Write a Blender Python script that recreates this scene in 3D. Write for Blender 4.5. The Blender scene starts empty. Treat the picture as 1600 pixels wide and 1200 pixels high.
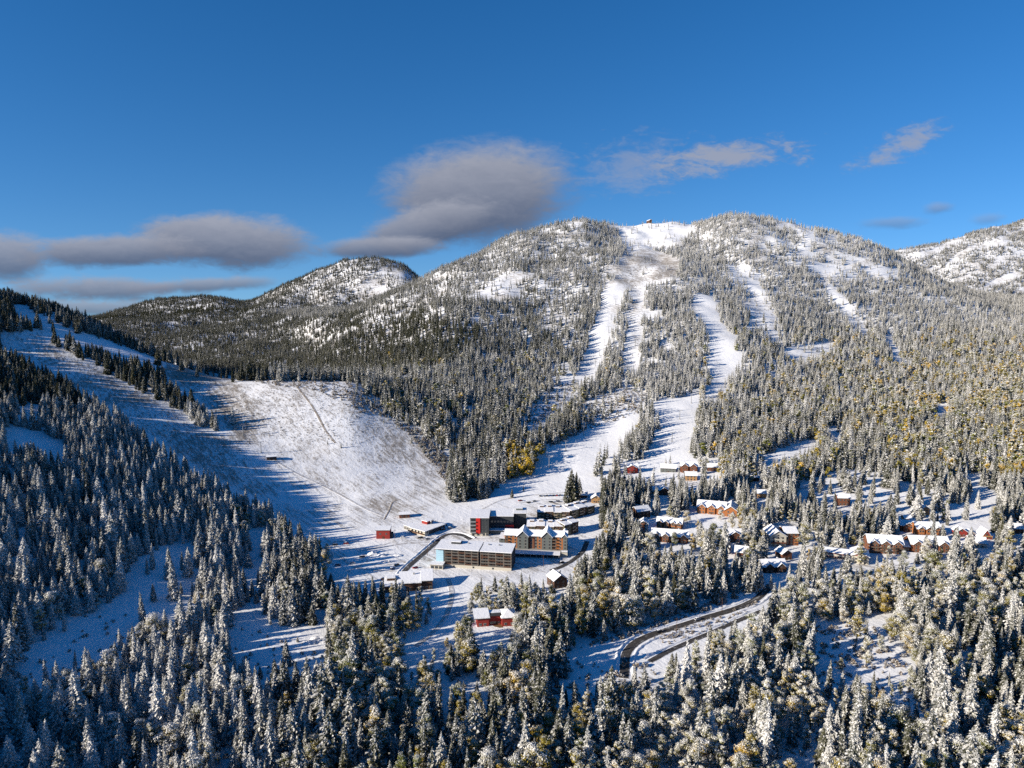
import bpy, bmesh, math, random
import numpy as np
from mathutils import Vector, Matrix, noise as mnoise
from mathutils.bvhtree import BVHTree

random.seed(7)
rng = np.random.default_rng(7)
scene = bpy.context.scene
col = scene.collection
R = math.radians

# ------------------------------------------------------------------ camera
FPX = 1142.0                 # focal length in pixels of a 1600 px wide frame
CAM_Z = 207.0                # drone height above the village floor
PITCH = math.atan(145.0 / FPX)
cam_data = bpy.data.cameras.new('camera')
cam_data.sensor_width = 36.0
cam_data.lens = 36.0 * FPX / 1600.0
cam_data.clip_start = 1.0
cam_data.clip_end = 40000.0
cam = bpy.data.objects.new('camera', cam_data)
col.objects.link(cam)
cam.location = (0, 0, CAM_Z)
cam.rotation_euler = (math.pi / 2 - PITCH, 0, 0)
scene.camera = cam
SP, CP = math.sin(PITCH), math.cos(PITCH)

def ray_dir(px, py):
    cx, cy = (px - 800.0) / FPX, (600.0 - py) / FPX
    return Vector((cx, CP + cy * SP, -SP + cy * CP))

# ------------------------------------------------------------------ world and sun
SUN_EL, SUN_AZ = R(19.0), math.atan2(0.42, 1.0)      # shadows run to +x and a little away
shadow_dir = Vector((math.cos(SUN_AZ) * math.cos(SUN_EL), math.sin(SUN_AZ) * math.cos(SUN_EL), -math.sin(SUN_EL)))
to_sun = -shadow_dir
world = bpy.data.worlds.new('World')
scene.world = world
world.use_nodes = True
wt = world.node_tree
wt.nodes.clear()

class NT:
    """small helper for writing node trees"""
    def __init__(self, tree): self.t = tree
    def n(self, kind, **kw):
        node = self.t.nodes.new(kind)
        for k, v in kw.items(): setattr(node, k, v)
        return node
    def put(self, sock, v):
        if v is None: return
        if hasattr(v, 'is_output') or isinstance(v, bpy.types.NodeSocket): self.t.links.new(v, sock)
        else: sock.default_value = v
    def m(self, op, a, b=None, c=None, clamp=False):
        node = self.n('ShaderNodeMath', operation=op, use_clamp=clamp)
        for i, v in enumerate((a, b, c)): self.put(node.inputs[i], v)
        return node.outputs[0]
    def ramp(self, v, lo, hi, a=0.0, b=1.0, smooth=True):
        node = self.n('ShaderNodeMapRange', interpolation_type='SMOOTHSTEP' if smooth else 'LINEAR')
        for i, x in enumerate((v, lo, hi, a, b)): self.put(node.inputs[i], x)
        return node.outputs[0]
    def mix(self, f, a, b):
        node = self.n('ShaderNodeMix', data_type='RGBA')
        self.put(node.inputs[0], f); self.put(node.inputs[6], a); self.put(node.inputs[7], b)
        return node.outputs[2]
    def noise(self, vec, scale, detail=3.0, rough=0.55, dist=0.0):
        node = self.n('ShaderNodeTexNoise')
        self.put(node.inputs['Vector'], vec)
        node.inputs['Scale'].default_value = scale; node.inputs['Detail'].default_value = detail
        node.inputs['Roughness'].default_value = rough; node.inputs['Distortion'].default_value = dist
        return node.outputs[0]
    def xyz(self, x, y, z):
        node = self.n('ShaderNodeCombineXYZ')
        for i, v in enumerate((x, y, z)): self.put(node.inputs[i], v)
        return node.outputs[0]
    def mapping(self, vec, scale=(1, 1, 1), rot=(0, 0, 0)):
        node = self.n('ShaderNodeMapping')
        self.put(node.inputs[0], vec); node.inputs['Scale'].default_value = scale; node.inputs['Rotation'].default_value = rot
        return node.outputs[0]

def build_world():
    w = NT(wt)
    out = w.n('ShaderNodeOutputWorld'); bg = w.n('ShaderNodeBackground')
    sky = w.n('ShaderNodeTexSky', sky_type='NISHITA')
    sky.sun_disc = False
    sky.sun_elevation = SUN_EL
    sky.sun_rotation = math.atan2(to_sun.x, to_sun.y)
    sky.altitude = 1600.0
    sky.air_density = 1.0; sky.dust_density = 0.15; sky.ozone_density = 3.0
    tc = w.n('ShaderNodeTexCoord'); sep = w.n('ShaderNodeSeparateXYZ')
    wt.links.new(tc.outputs['Generated'], sep.inputs[0])
    x, y, z = sep.outputs
    # high mountain air: the pale band at sea-level horizons lies below the ridges
    nv = w.n('ShaderNodeVectorMath', operation='NORMALIZE')
    wt.links.new(w.xyz(x, y, w.m('ADD', w.m('MULTIPLY', z, 0.95), 0.115)), nv.inputs[0])
    wt.links.new(nv.outputs[0], sky.inputs['Vector'])
    ys = w.m('MAXIMUM', y, 0.05)
    u, v = w.m('DIVIDE', x, ys), w.m('DIVIDE', z, ys)
    uv = w.xyz(u, v, 0.0)
    n1 = w.noise(w.mapping(uv, (1, 2.2, 1)), 7.0, 4.0, 0.55, 0.3)
    n2 = w.noise(w.mapping(uv, (1, 2.6, 1), (0, 0, 0.25)), 24.0, 5.0, 0.6, 0.6)
    n3 = w.noise(w.mapping(uv, (1, 2.0, 1), (0, 0, 0.2)), 70.0, 4.0, 0.65, 0.8)
    n2 = w.m('ADD', w.m('MULTIPLY', n2, 0.68), w.m('MULTIPLY', n3, 0.32))
    total, shade = None, None
    def cloud(px, py, rx, ry, tilt, dens, namp, soft, namp2=0.25):
        """one soft lens-shaped cloud, placed by the direction it stands in"""
        nonlocal total, shade
        d = ray_dir(px, py); cu, cv = d.x / d.y, d.z / d.y
        du, dv = w.m('SUBTRACT', u, cu), w.m('SUBTRACT', v, cv)
        c, s = math.cos(tilt), math.sin(tilt)
        a = w.m('DIVIDE', w.m('ADD', w.m('MULTIPLY', du, c), w.m('MULTIPLY', dv, s)), rx / FPX)
        b = w.m('DIVIDE', w.m('SUBTRACT', w.m('MULTIPLY', dv, c), w.m('MULTIPLY', du, s)), ry / FPX)
        r = w.m('SQRT', w.m('ADD', w.m('MULTIPLY', a, a), w.m('MULTIPLY', b, b)))
        q = w.m('SUBTRACT', 1.0, r)
        q = w.m('ADD', q, w.m('MULTIPLY', w.m('SUBTRACT', n1, 0.5), namp))
        q = w.m('ADD', q, w.m('MULTIPLY', w.m('SUBTRACT', n2, 0.5), namp2))
        f = w.m('MULTIPLY', w.ramp(q, 0.0, soft), dens)
        light = w.ramp(b, -0.9, 0.9) if namp2 < 2 else w.ramp(q, 0.0, 1.0, 0.7, 1.25)
        if total is None: total, shade = f, w.m('MULTIPLY', f, light)
        else:
            shade = w.m('ADD', w.m('MULTIPLY', shade, w.m('SUBTRACT', 1.0, f)), w.m('MULTIPLY', f, light))
            total = w.m('SUBTRACT', 1.0, w.m('MULTIPLY', w.m('SUBTRACT', 1.0, total), w.m('SUBTRACT', 1.0, f)))
    for a in CLOUDS: cloud(*a)
    shade = w.m('DIVIDE', shade, w.m('MAXIMUM', total, 0.001))
    shade = w.m('ADD', shade, w.m('MULTIPLY', w.m('SUBTRACT', n2, 0.5), 0.5), clamp=True)
    ccol = w.mix(shade, CLOUD_DARK + (1,), CLOUD_LIGHT + (1,))
    # deepen the blue a touch: a polarised autumn sky
    hs = w.n('ShaderNodeHueSaturation'); hs.inputs['Saturation'].default_value = 1.30; hs.inputs['Hue'].default_value = 0.505; hs.inputs['Value'].default_value = 1.0
    wt.links.new(sky.outputs[0], hs.inputs['Color'])
    final = w.mix(total, hs.outputs[0], ccol)
    wt.links.new(final, bg.inputs['Color'])
    bg.inputs['Strength'].default_value = SKY_STRENGTH
    world.cycles.sampling_method = 'MANUAL'; world.cycles.sample_map_resolution = 256
    wt.links.new(bg.outputs[0], out.inputs[0])

SKY_STRENGTH = 0.085
CLOUD_DARK, CLOUD_LIGHT = (0.62, 0.86, 1.45), (2.45, 2.6, 3.15)
#          px   py   rx   ry   tilt  dens noise soft fine
CLOUDS = [(748, 304, 176, 92, 0.10, 0.98, 0.36, 0.50, 0.55),
          (668, 352, 120, 40, 0.22, 0.95, 0.60, 0.42, 0.60),
          (600, 386, 115, 20, 0.03, 0.92, 0.60, 0.50, 0.60),
          (352, 378, 160, 48, -0.04, 0.96, 0.60, 0.45, 0.60),
          (180, 392, 170, 30, 0.03, 0.94, 0.80, 0.50, 0.70),
          (10, 402, 80, 46, 0.00, 0.90, 0.90, 0.60, 0.70),
          (160, 452, 200, 26, 0.00, 0.88, 1.00, 0.70, 1.00),
          (310, 446, 130, 14, 0.05, 0.80, 1.00, 0.70, 1.00),
          (130, 482, 210, 18, 0.00, 0.78, 1.00, 0.70, 1.00),
          (985, 262, 105, 50, 0.05, 0.45, 1.50, 1.00, 2.60),
          (1140, 246, 140, 32, 0.14, 0.85, 1.40, 1.00, 2.80),
          (1410, 226, 85, 26, 0.42, 0.75, 1.40, 1.00, 2.80),
          (1400, 348, 70, 12, 0.03, 0.40, 1.00, 0.90, 1.20),
          (1465, 326, 30, 12, 0.1, 0.45, 1.00, 0.90, 1.20),
          (1545, 343, 40, 12, 0.1, 0.34, 1.00, 0.90, 1.20)]
build_world()

sun_data = bpy.data.lights.new('sun', 'SUN')
sun_data.energy = 5.0
sun_data.angle = R(0.53)
sun_data.color = (1.0, 0.90, 0.76)
sun = bpy.data.objects.new('sun', sun_data)
col.objects.link(sun)
sun.rotation_euler = to_sun.to_track_quat('Z', 'Y').to_euler()
sun.location = to_sun * 3000

scene.view_settings.view_transform = 'Standard'
scene.view_settings.look = 'None'
scene.view_settings.gamma = 1.0
scene.view_settings.exposure = 0.76
scene.view_settings.use_curve_mapping = False
scene.render.engine = 'CYCLES'
cy = scene.cycles
cy.max_bounces = 4; cy.diffuse_bounces = 2; cy.glossy_bounces = 2; cy.transmission_bounces = 2; cy.transparent_max_bounces = 4
cy.use_denoising = False
cy.sample_clamp_indirect = 1.0
cy.caustics_reflective = False; cy.caustics_refractive = False

# ------------------------------------------------------------------ helpers
def tag(o, label=None, category=None, group=None, kind=None):
    if label: o['label'] = label
    if category: o['category'] = category
    if group: o['group'] = group
    if kind: o['kind'] = kind
    return o

def mesh_obj(name, verts, faces, mats=None, parent=None, smooth=False, mat_idx=None):
    me = bpy.data.meshes.new(name)
    me.from_pydata(verts, [], faces)
    for m in (mats if isinstance(mats, (list, tuple)) else [mats] if mats else []): me.materials.append(m)
    if mat_idx is not None: me.polygons.foreach_set('material_index', mat_idx)
    if smooth: me.polygons.foreach_set('use_smooth', [True] * len(me.polygons))
    me.update()
    o = bpy.data.objects.new(name, me)
    col.objects.link(o)
    if parent is not None: o.parent = parent
    return o

def new_mat(name):
    m = bpy.data.materials.new(name); m.use_nodes = True
    m.node_tree.nodes.clear()
    return m, NT(m.node_tree)

def finish(m, w, color, rough=0.85, bump=None, bump_dist=0.1, bump_strength=0.6, metallic=0.0, spec=0.2):
    out = w.n('ShaderNodeOutputMaterial'); b = w.n('ShaderNodeBsdfPrincipled')
    w.put(b.inputs['Base Color'], color)
    w.put(b.inputs['Roughness'], rough); b.inputs['Metallic'].default_value = metallic
    b.inputs['Specular IOR Level'].default_value = spec
    if bump is not None:
        bn = w.n('ShaderNodeBump'); w.put(bn.inputs['Height'], bump)
        bn.inputs['Distance'].default_value = bump_dist; bn.inputs['Strength'].default_value = bump_strength
        m.node_tree.links.new(bn.outputs[0], b.inputs['Normal'])
    m.node_tree.links.new(b.outputs[0], out.inputs[0])
    return m

# ------------------------------------------------------------------ terrain
def z_of(py, Y):
    cy_ = (600.0 - py) / FPX
    return CAM_Z + Y * (-SP + cy_ * CP) / (CP + cy_ * SP)

def x_of(px, Y, z):
    t = (z - CAM_Z) / Y
    c = (SP + t * CP) / (CP - t * SP)
    return Y * (px - 800.0) / FPX / (CP + c * SP)

def project(x, y, z):
    x, y, z = np.asarray(x), np.asarray(y), np.asarray(z) - CAM_Z
    f = y * CP - z * SP; up = y * SP + z * CP
    return 800.0 + FPX * x / f, 600.0 - FPX * up / f

def pchip(xk, yk, x):
    """monotone cubic through (xk, yk)"""
    xk = np.asarray(xk, float); yk = np.asarray(yk, float)
    h = np.diff(xk); d = np.diff(yk) / h
    m = np.zeros(len(xk)); m[0], m[-1] = d[0], d[-1]
    for i in range(1, len(xk) - 1):
        if d[i - 1] * d[i] > 0:
            w1, w2 = 2 * h[i] + h[i - 1], h[i] + 2 * h[i - 1]
            m[i] = (w1 + w2) / (w1 / d[i - 1] + w2 / d[i])
    x = np.clip(x, xk[0], xk[-1])
    i = np.clip(np.searchsorted(xk, x) - 1, 0, len(xk) - 2)
    t = (x - xk[i]) / h[i]
    return ((1 + 2 * t) * (1 - t) ** 2 * yk[i] + t * (1 - t) ** 2 * h[i] * m[i]
            + t * t * (3 - 2 * t) * yk[i + 1] + t * t * (t - 1) * h[i] * m[i + 1])

def zr(Y, *pairs): return [(p, Y, None, z) for p, z in pairs]      # heights given
def v(p, Y, py): return (p, Y, py, None)                            # seen at a picture height
def h(p, Y, z): return (p, Y, None, z)
ROWS = [
    zr(150, (-700, 60), (-300, 30), (0, 8), (300, 0), (1600, 0), (2300, 5)),
    zr(300, (-700, 70), (-300, 30), (0, 5), (200, 0), (700, 0), (1100, -3), (1600, 0), (2300, 10)),
    zr(420, (-700, 100), (-300, 50), (0, 18), (200, 4), (370, 1), (540, 0), (960, 0), (1240, 1), (1600, 4), (2300, 20)),
    zr(530, (-700, 140), (-300, 84), (0, 48), (200, 20), (370, 4), (450, 1), (540, 0), (960, 0), (1240, 3), (1600, 9), (2300, 30)),
    zr(650, (-700, 175), (-300, 118), (0, 78), (200, 46), (370, 16), (430, 7), (540, 1.5), (650, 1.5), (830, 3), (960, 5), (1240, 9), (1600, 16), (2300, 45)),
    zr(770, (-700, 215), (-300, 145), (0, 97), (200, 64), (370, 38), (450, 29), (540, 24), (650, 14), (750, 8), (830, 8), (960, 12), (1240, 19), (1600, 27), (2300, 70)),
    [h(-700, 1150, 300), h(-300, 1120, 250), v(0, 1080, 468), v(100, 1060, 497), v(200, 1030, 540), v(300, 990, 578), v(370, 955, 593),
     v(450, 945, 594), v(540, 945, 597), v(600, 960, 612), v(700, 960, 628), v(830, 960, 645), v(960, 980, 650), v(1090, 980, 648),
     v(1240, 960, 662), v(1400, 950, 660), v(1600, 940, 655), h(2300, 940, 110)],
    [h(-700, 1400, 300), h(-300, 1350, 200), h(0, 1300, 100), h(200, 1250, 60), h(370, 1180, 48), h(450, 1170, 50), h(540, 1170, 66),
     v(620, 1180, 578), v(700, 1200, 562), v(830, 1200, 575), v(960, 1200, 570), v(1090, 1200, 565), v(1240, 1180, 590), v(1400, 1170, 598),
     v(1600, 1170, 595), h(2300, 1200, 160)],
    [h(-700, 1700, 200), h(-300, 1700, 100), h(0, 1600, 60), h(200, 1600, 50), v(370, 1500, 575), v(450, 1480, 570), v(540, 1420, 548), v(620, 1430, 520),
     v(700, 1470, 482), v(830, 1500, 470), v(960, 1480, 475), v(1090, 1450, 480), v(1240, 1430, 505), v(1400, 1430, 520), v(1600, 1450, 530), h(2300, 1500, 220)],
    [h(-700, 2000, 120), h(-300, 2000, 90), h(0, 2000, 70), v(200, 2000, 532), v(370, 1900, 538), v(450, 1820, 535), v(540, 1580, 515), v(620, 1640, 472),
     v(700, 1720, 440), v(830, 1800, 397), v(960, 1820, 402), v(1040, 1820, 404), v(1160, 1790, 400), v(1240, 1760, 416), v(1400, 1720, 450), v(1600, 1750, 485), h(2300, 1900, 300)],
    [h(-700, 2300, 80), h(-300, 2300, 80), h(0, 2300, 60), v(200, 2300, 508), v(370, 2200, 508), v(450, 2050, 510), v(500, 1800, 508), v(540, 1720, 493),
     v(600, 1760, 462), v(655, 1830, 435), v(700, 1900, 413), v(750, 1980, 391), v(830, 2080, 360), v(870, 2130, 354), v(915, 2180, 350), v(960, 2230, 353),
     v(1010, 2300, 346), v(1040, 2300, 345), v(1085, 2280, 357), v(1110, 2250, 351), v(1155, 2220, 341), v(1200, 2200, 345), v(1240, 2180, 351),
     v(1290, 2140, 358), v(1320, 2120, 370), v(1360, 2080, 384), v(1400, 2040, 402), v(1440, 2000, 425), v(1500, 1980, 452), v(1600, 1950, 478), h(2300, 2100, 330)],
    [h(-700, 2650, 100), h(-300, 2650, 80), h(0, 2600, 50), v(200, 2600, 490), v(370, 2500, 488), v(450, 2450, 482), h(540, 2400, 150), h(655, 2400, 190),
     h(700, 2400, 200), h(830, 2500, 280), h(1040, 2650, 320), h(1240, 2600, 280), h(1400, 2500, 190), v(1500, 2400, 462), v(1600, 2400, 470), h(2300, 2500, 300)],
    [h(-700, 3000, 120), h(-300, 3000, 80), h(0, 3000, 50), h(100, 2950, 80), v(130, 2900, 508), v(150, 2900, 501), v(200, 2900, 484), v(270, 2900, 469), v(340, 2900, 466),
     v(365, 2900, 471), v(385, 2900, 470), v(420, 2900, 458), v(450, 2900, 444), v(490, 2900, 428), v(520, 2900, 416), v(550, 2900, 406), v(575, 2900, 403),
     v(600, 2900, 406), v(620, 2900, 412), v(655, 2900, 434), v(700, 2900, 462), h(830, 2900, 230), h(1240, 2900, 240), v(1360, 3000, 412), v(1400, 3000, 396),
     v(1430, 3000, 391), v(1480, 3100, 379), v(1530, 3150, 365), v(1560, 3200, 353), v(1600, 3250, 343), v(1700, 3300, 320), h(2300, 3400, 520)],
    zr(4200, (-700, -200), (0, -200), (540, -100), (1240, 0), (2300, 100)),
    zr(12000, (-700, -1500), (2300, -1500)),
]
PXS = np.concatenate([np.arange(-700, -40, 20), np.arange(-40, 1640, 8), np.arange(1640, 2301, 20)]).astype(float)
def build_terrain_grid():
    Yk, Zk = [], []
    for row in ROWS:
        p = [r[0] for r in row]; Y = [r[1] for r in row]
        z = [z_of(r[2], r[1]) if r[3] is None else r[3] for r in row]
        Yk.append(pchip(p, Y, PXS)); Zk.append(pchip(p, z, PXS))
    Yk, Zk = np.array(Yk), np.array(Zk)
    sub = [10, 20, 24, 26, 26, 26, 26, 26, 26, 30, 22, 26, 16, 6]
    S = np.concatenate([i + np.arange(n) / n for i, n in enumerate(sub)] + [[len(ROWS) - 1]])
    k = np.arange(len(ROWS))
    Y = np.zeros((len(S), len(PXS))); Z = np.zeros_like(Y)
    for j in range(len(PXS)):
        Y[:, j] = np.interp(S, k, Yk[:, j])
        Z[:, j] = pchip(Yk[:, j], Zk[:, j], Y[:, j])
    X = x_of(PXS[None, :], Y, Z)
    return X, Y, Z
TX, TY, TZ = build_terrain_grid()
# natural relief: gullies and knolls grow with distance from the levelled village
def relief(X, Y):
    out = np.zeros_like(X)
    it = np.nditer([X, Y], flags=['multi_index'])
    for x, y in it:
        x, y = float(x), float(y)
        a = min(max((y - 640) / 900, 0.0), 1.0)
        r = mnoise.fractal((x * 0.0042, y * 0.003, 1.7), 1.0, 2.1, 5) * 17.0 * a
        r += mnoise.fractal((x * 0.03, y * 0.03, 5.1), 1.0, 2.0, 3) * (0.35 + 1.6 * a)
        c = min(max((y - 1150) / 500, 0.0), 1.0)       # bluffs and gullies of the high ground
        if c > 0: r += c * (9.0 * (mnoise.ridged_multi_fractal((x * 0.007, y * 0.0045, 3.3), 1.0, 2.1, 4, 1.0, 2.0) - 1.1) + 3.0 * mnoise.fractal((x * 0.02, y * 0.012, 9.0), 1.0, 2.0, 3))
        out[it.multi_index] = r
    return out
TZ = TZ + relief(TX, TY)
NR, NC = TX.shape
VPX, VPY = project(TX, TY, TZ)

def inside(poly, x, y):
    x, y = np.asarray(x), np.asarray(y)
    res = np.zeros(x.shape, bool)
    n = len(poly)
    for i in range(n):
        x0, y0 = poly[i]; x1, y1 = poly[(i + 1) % n]
        if y0 == y1: continue
        c = ((y0 > y) != (y1 > y)) & (x < (x1 - x0) * (y - y0) / (y1 - y0) + x0)
        res ^= c
    return res

verts = np.stack([TX, TY, TZ], -1).reshape(-1, 3)
ii = (np.arange(NR - 1)[:, None] * NC + np.arange(NC - 1)[None, :]).ravel()
quads = np.stack([ii, ii + 1, ii + NC + 1, ii + NC], -1)
bvh = BVHTree.FromPolygons([tuple(q) for q in verts.tolist()], quads.tolist())

def ground_px(px, py):
    """the point of the ground seen at a picture position"""
    hit = bvh.ray_cast(Vector((0, 0, CAM_Z)), ray_dir(px, py).normalized())
    for k in range(1, 25):           # a crest that lies a little lower than asked
        if hit[0] is not None: break
        hit = bvh.ray_cast(Vector((0, 0, CAM_Z)), ray_dir(px, py + k).normalized())
    if hit[0] is None: raise ValueError((px, py))
    return hit[0]

def ground_z(x, y):
    hit = bvh.ray_cast(Vector((x, y, 3000)), Vector((0, 0, -1)))
    return hit[0].z if hit[0] else 0.0

# ------------------------------------------------------------------ open ground: where no forest stands, and how much grass shows through the snow
OPEN = [  # (outline as seen, grass through the snow 0..1, chance that a lone tree stands there)
    ([(962, 350), (1040, 342), (1088, 353), (1062, 378), (1012, 386), (988, 402), (975, 380)], 0.25, 0.10),
    ([(972, 400), (1005, 385), (1060, 405), (1055, 432), (1012, 442), (975, 447), (958, 440)], 0.75, 0.04),
    ([(948, 440), (980, 440), (972, 463), (932, 583), (901, 590), (943, 461)], 0.42, 0.0),
    ([(985, 440), (1010, 440), (1006, 470), (997, 573), (970, 573), (984, 470)], 0.58, 0.0),
    ([(1084, 460), (1114, 462), (1127, 505), (1148, 526), (1144, 549), (1164, 553), (1141, 586), (1117, 619), (1094, 622), (1114, 593), (1104, 560), (1110, 532), (1097, 492), (1080, 480)], 0.42, 0.0),
    ([(1015, 627), (1095, 617), (1090, 652), (1072, 716), (1040, 737), (992, 732), (1022, 690), (1030, 655)], 0.05, 0.0),
    ([(1158, 465), (1205, 462), (1212, 505), (1217, 536), (1205, 529), (1192, 509), (1171, 505), (1175, 489)], 0.55, 0.10),
    ([(1222, 545), (1300, 532), (1305, 545), (1235, 562)], 0.45, 0.22),
    ([(1134, 415), (1165, 413), (1192, 432), (1175, 440), (1140, 430)], 0.45, 0.22),
    ([(1165, 440), (1190, 440), (1192, 455), (1170, 455)], 0.1, 0.05),
    ([(1205, 345), (1270, 352), (1275, 372), (1262, 385), (1272, 400), (1262, 405), (1252, 380), (1240, 355)], 0.45, 0.22),
    ([(1262, 413), (1310, 413), (1330, 423), (1345, 433), (1300, 433), (1270, 425)], 0.45, 0.22),
    ([(1343, 414), (1400, 418), (1405, 433), (1360, 431)], 0.45, 0.22),
    ([(1280, 435), (1293, 438), (1332, 478), (1356, 520), (1345, 524), (1318, 488)], 0.45, 0.22),
    ([(1383, 523), (1392, 523), (1410, 562), (1400, 567)], 0.3, 0.0),
    ([(1180, 714), (1275, 684), (1280, 692), (1195, 726)], 0.05, 0.0),
    ([(1293, 664), (1322, 671), (1300, 687)], 0.05, 0.0),
    ([(1460, 633), (1482, 630), (1480, 646), (1461, 652)], 0.05, 0.0),
    ([(735, 790), (795, 753), (838, 741), (846, 702), (880, 692), (920, 667), (985, 642), (1003, 650), (966, 690), (956, 735), (925, 766), (880, 792), (800, 792)], 0.08, 0.0),
    ([(812, 655), (850, 618), (897, 590), (907, 605), (870, 640), (833, 668)], 0.5, 0.12),
    ([(905, 628), (985, 603), (1010, 612), (1005, 640), (930, 650)], 0.55, 0.25),
    ([(372, 594), (545, 597), (590, 627), (602, 652), (650, 667), (702, 712), (702, 792), (735, 790), (640, 802), (560, 800), (500, 840), (430, 797), (400, 750), (364, 676), (372, 640)], 0.62, 0.0),
    ([(250, 564), (372, 593), (402, 640), (397, 700), (362, 680), (330, 640), (292, 610), (255, 582)], 0.80, 0.02),
    ([(22, 474), (66, 494), (121, 517), (186, 539), (252, 563), (250, 570), (185, 553), (120, 532), (60, 508), (24, 487)], 0.15, 0.02),
    ([(0, 515), (68, 523), (100, 550), (152, 572), (210, 608), (270, 638), (337, 678), (390, 682), (407, 720), (432, 782), (395, 777), (340, 747), (290, 717), (253, 692), (203, 654), (160, 627), (100, 587), (35, 554), (0, 540)], 0.70, 0.0),
    ([(5, 665), (60, 673), (102, 698), (97, 713), (50, 697), (5, 682)], 0.05, 0.0),
    # village floor
    ([(430, 790), (505, 835), (517, 852), (498, 892), (530, 906), (590, 905), (690, 908), (737, 905), (800, 897), (872, 897), (925, 865), (938, 830), (932, 790), (945, 765), (880, 780), (800, 780), (700, 785), (640, 795), (560, 775), (480, 785)], 0.56, 0.0),
    ([(640, 903), (738, 898), (728, 930), (703, 985), (645, 1015), (612, 1022), (688, 960), (696, 918)], 0.04, 0.0),
    ([(205, 872), (300, 848), (312, 862), (300, 905), (272, 945), (215, 960), (150, 1000), (20, 1046), (30, 1020), (120, 978), (190, 930)], 0.08, 0.08),
    ([(392, 830), (412, 828), (412, 880), (380, 900)], 0.05, 0.1),
    ([(362, 965), (395, 942), (420, 975), (505, 978), (520, 995), (500, 1020), (400, 1030), (360, 1010)], 0.06, 0.0),
    ([(745, 985), (778, 985), (770, 1008), (740, 1002)], 0.1, 0.0),
    ([(850, 1046), (905, 1012), (985, 985), (1060, 960), (1150, 935), (1195, 918), (1215, 930), (1165, 962), (1100, 985), (1050, 1012), (1010, 1038), (960, 1050), (900, 1052)], 0.04, 0.0),
    ([(1268, 975), (1340, 965), (1420, 990), (1425, 1030), (1400, 1048), (1270, 1046)], 0.15, 0.10),
    ([(1240, 755), (1320, 733), (1400, 752), (1485, 768), (1482, 786), (1400, 777), (1330, 782), (1250, 774)], 0.35, 0.14),
    ([(1480, 805), (1538, 760), (1562, 772), (1512, 818)], 0.04, 0.03),
    ([(1500, 740), (1535, 738), (1530, 752), (1500, 752)], 0.04, 0.0),
    ([(1253, 832), (1278, 835), (1270, 855), (1252, 852)], 0.04, 0.0),
    ([(1055, 795), (1085, 800), (1100, 820), (1130, 850), (1110, 870), (1085, 860), (1070, 825)], 0.1, 0.35),
    ([(960, 718), (1125, 716), (1128, 745), (960, 745)], 0.1, 0.45),
]
STRICT = [i for i, a in enumerate(OPEN) if a[0][0] in ((205, 872), (392, 830), (362, 965), (1268, 975), (1240, 755), (1480, 805), (745, 985), (640, 903))]   # clearings whose far edge stays in sight
TREE_CLEAR = []      # outlines of the buildings, filled by the builders: no tree stands in front of them

def open_at(px, py):
    """(is open, chance for a lone tree, grass)"""
    px, py = np.asarray(px, float), np.asarray(py, float)
    is_open = np.zeros(px.shape, bool); lone = np.ones(px.shape); grass = np.zeros(px.shape)
    for poly, g, c in OPEN:
        ins = inside(poly, px, py)
        is_open |= ins; lone[ins] = np.minimum(lone[ins], c); grass[ins] = np.maximum(grass[ins], g)
    return is_open, lone, grass

def make_ground():
    _, _, grass = open_at(VPX, VPY)
    is_open, _, _ = open_at(VPX, VPY)
    grass = np.where(is_open, grass, np.where(TY > 1350, 0.60, 0.50))
    # soften the borders
    for _ in range(2):
        g = grass.copy()
        g[1:-1, 1:-1] = (grass[:-2, 1:-1] + grass[2:, 1:-1] + grass[1:-1, :-2] + grass[1:-1, 2:] + 2 * grass[1:-1, 1:-1]) / 6
        grass = g
    m, w = new_mat('snowy_ground')
    geo = w.n('ShaderNodeNewGeometry'); pos = geo.outputs['Position']
    at = w.n('ShaderNodeAttribute', attribute_name='grass')
    g = at.outputs['Fac']
    n_big = w.noise(pos, 0.012, 4.0, 0.6)
    n_mid = w.noise(w.mapping(pos, (1, 0.45, 1), (0, 0, 0.5)), 0.075, 5.0, 0.62, 0.4)
    n_fine = w.noise(pos, 0.55, 4.0, 0.65)
    n_dot = w.noise(pos, 1.6, 2.0, 0.6)
    n_run = w.noise(w.mapping(w.mapping(pos, (1, 1, 1), (0, 0, 0.9)), (0.10, 1, 1)), 0.30, 4.0, 0.6, 0.5)
    q = w.m('ADD', w.m('MULTIPLY', n_mid, 0.18), w.m('MULTIPLY', n_fine, 0.26))
    q = w.m('ADD', q, w.m('MULTIPLY', n_dot, 0.2))
    q = w.m('ADD', q, w.m('MULTIPLY', n_run, 0.36))
    q = w.m('ADD', q, w.m('MULTIPLY', w.m('SUBTRACT', n_big, 0.5), 0.36))
    q = w.m('ADD', q, w.m('MULTIPLY', w.m('SUBTRACT', g, 0.5), 0.40))
    fac = w.ramp(q, 0.50, 0.66)
    grasscol = w.mix(n_fine, (0.075, 0.058, 0.038, 1), (0.21, 0.155, 0.095, 1))
    snow = w.mix(n_mid, (0.78, 0.79, 0.81, 1), (0.86, 0.86, 0.86, 1))
    c = w.mix(w.m('MULTIPLY', fac, 0.8), snow, grasscol)
    hgt = w.m('ADD', w.m('MULTIPLY', n_mid, 1.2), w.m('ADD', w.m('MULTIPLY', n_run, 0.5), w.m('MULTIPLY', n_fine, 0.35)))
    finish(m, w, c, 0.8, hgt, 1.0, 0.55, spec=0.15)
    o = mesh_obj('ground', verts.tolist(), quads.tolist(), m, smooth=True)
    a = o.data.attributes.new('grass', 'FLOAT', 'POINT')
    a.data.foreach_set('value', grass.ravel().astype(np.float32))
    tag(o, 'snow-covered valley floor, ski slopes and forested mountains', 'ground', kind='structure')
    return o
ground = make_ground()

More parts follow.
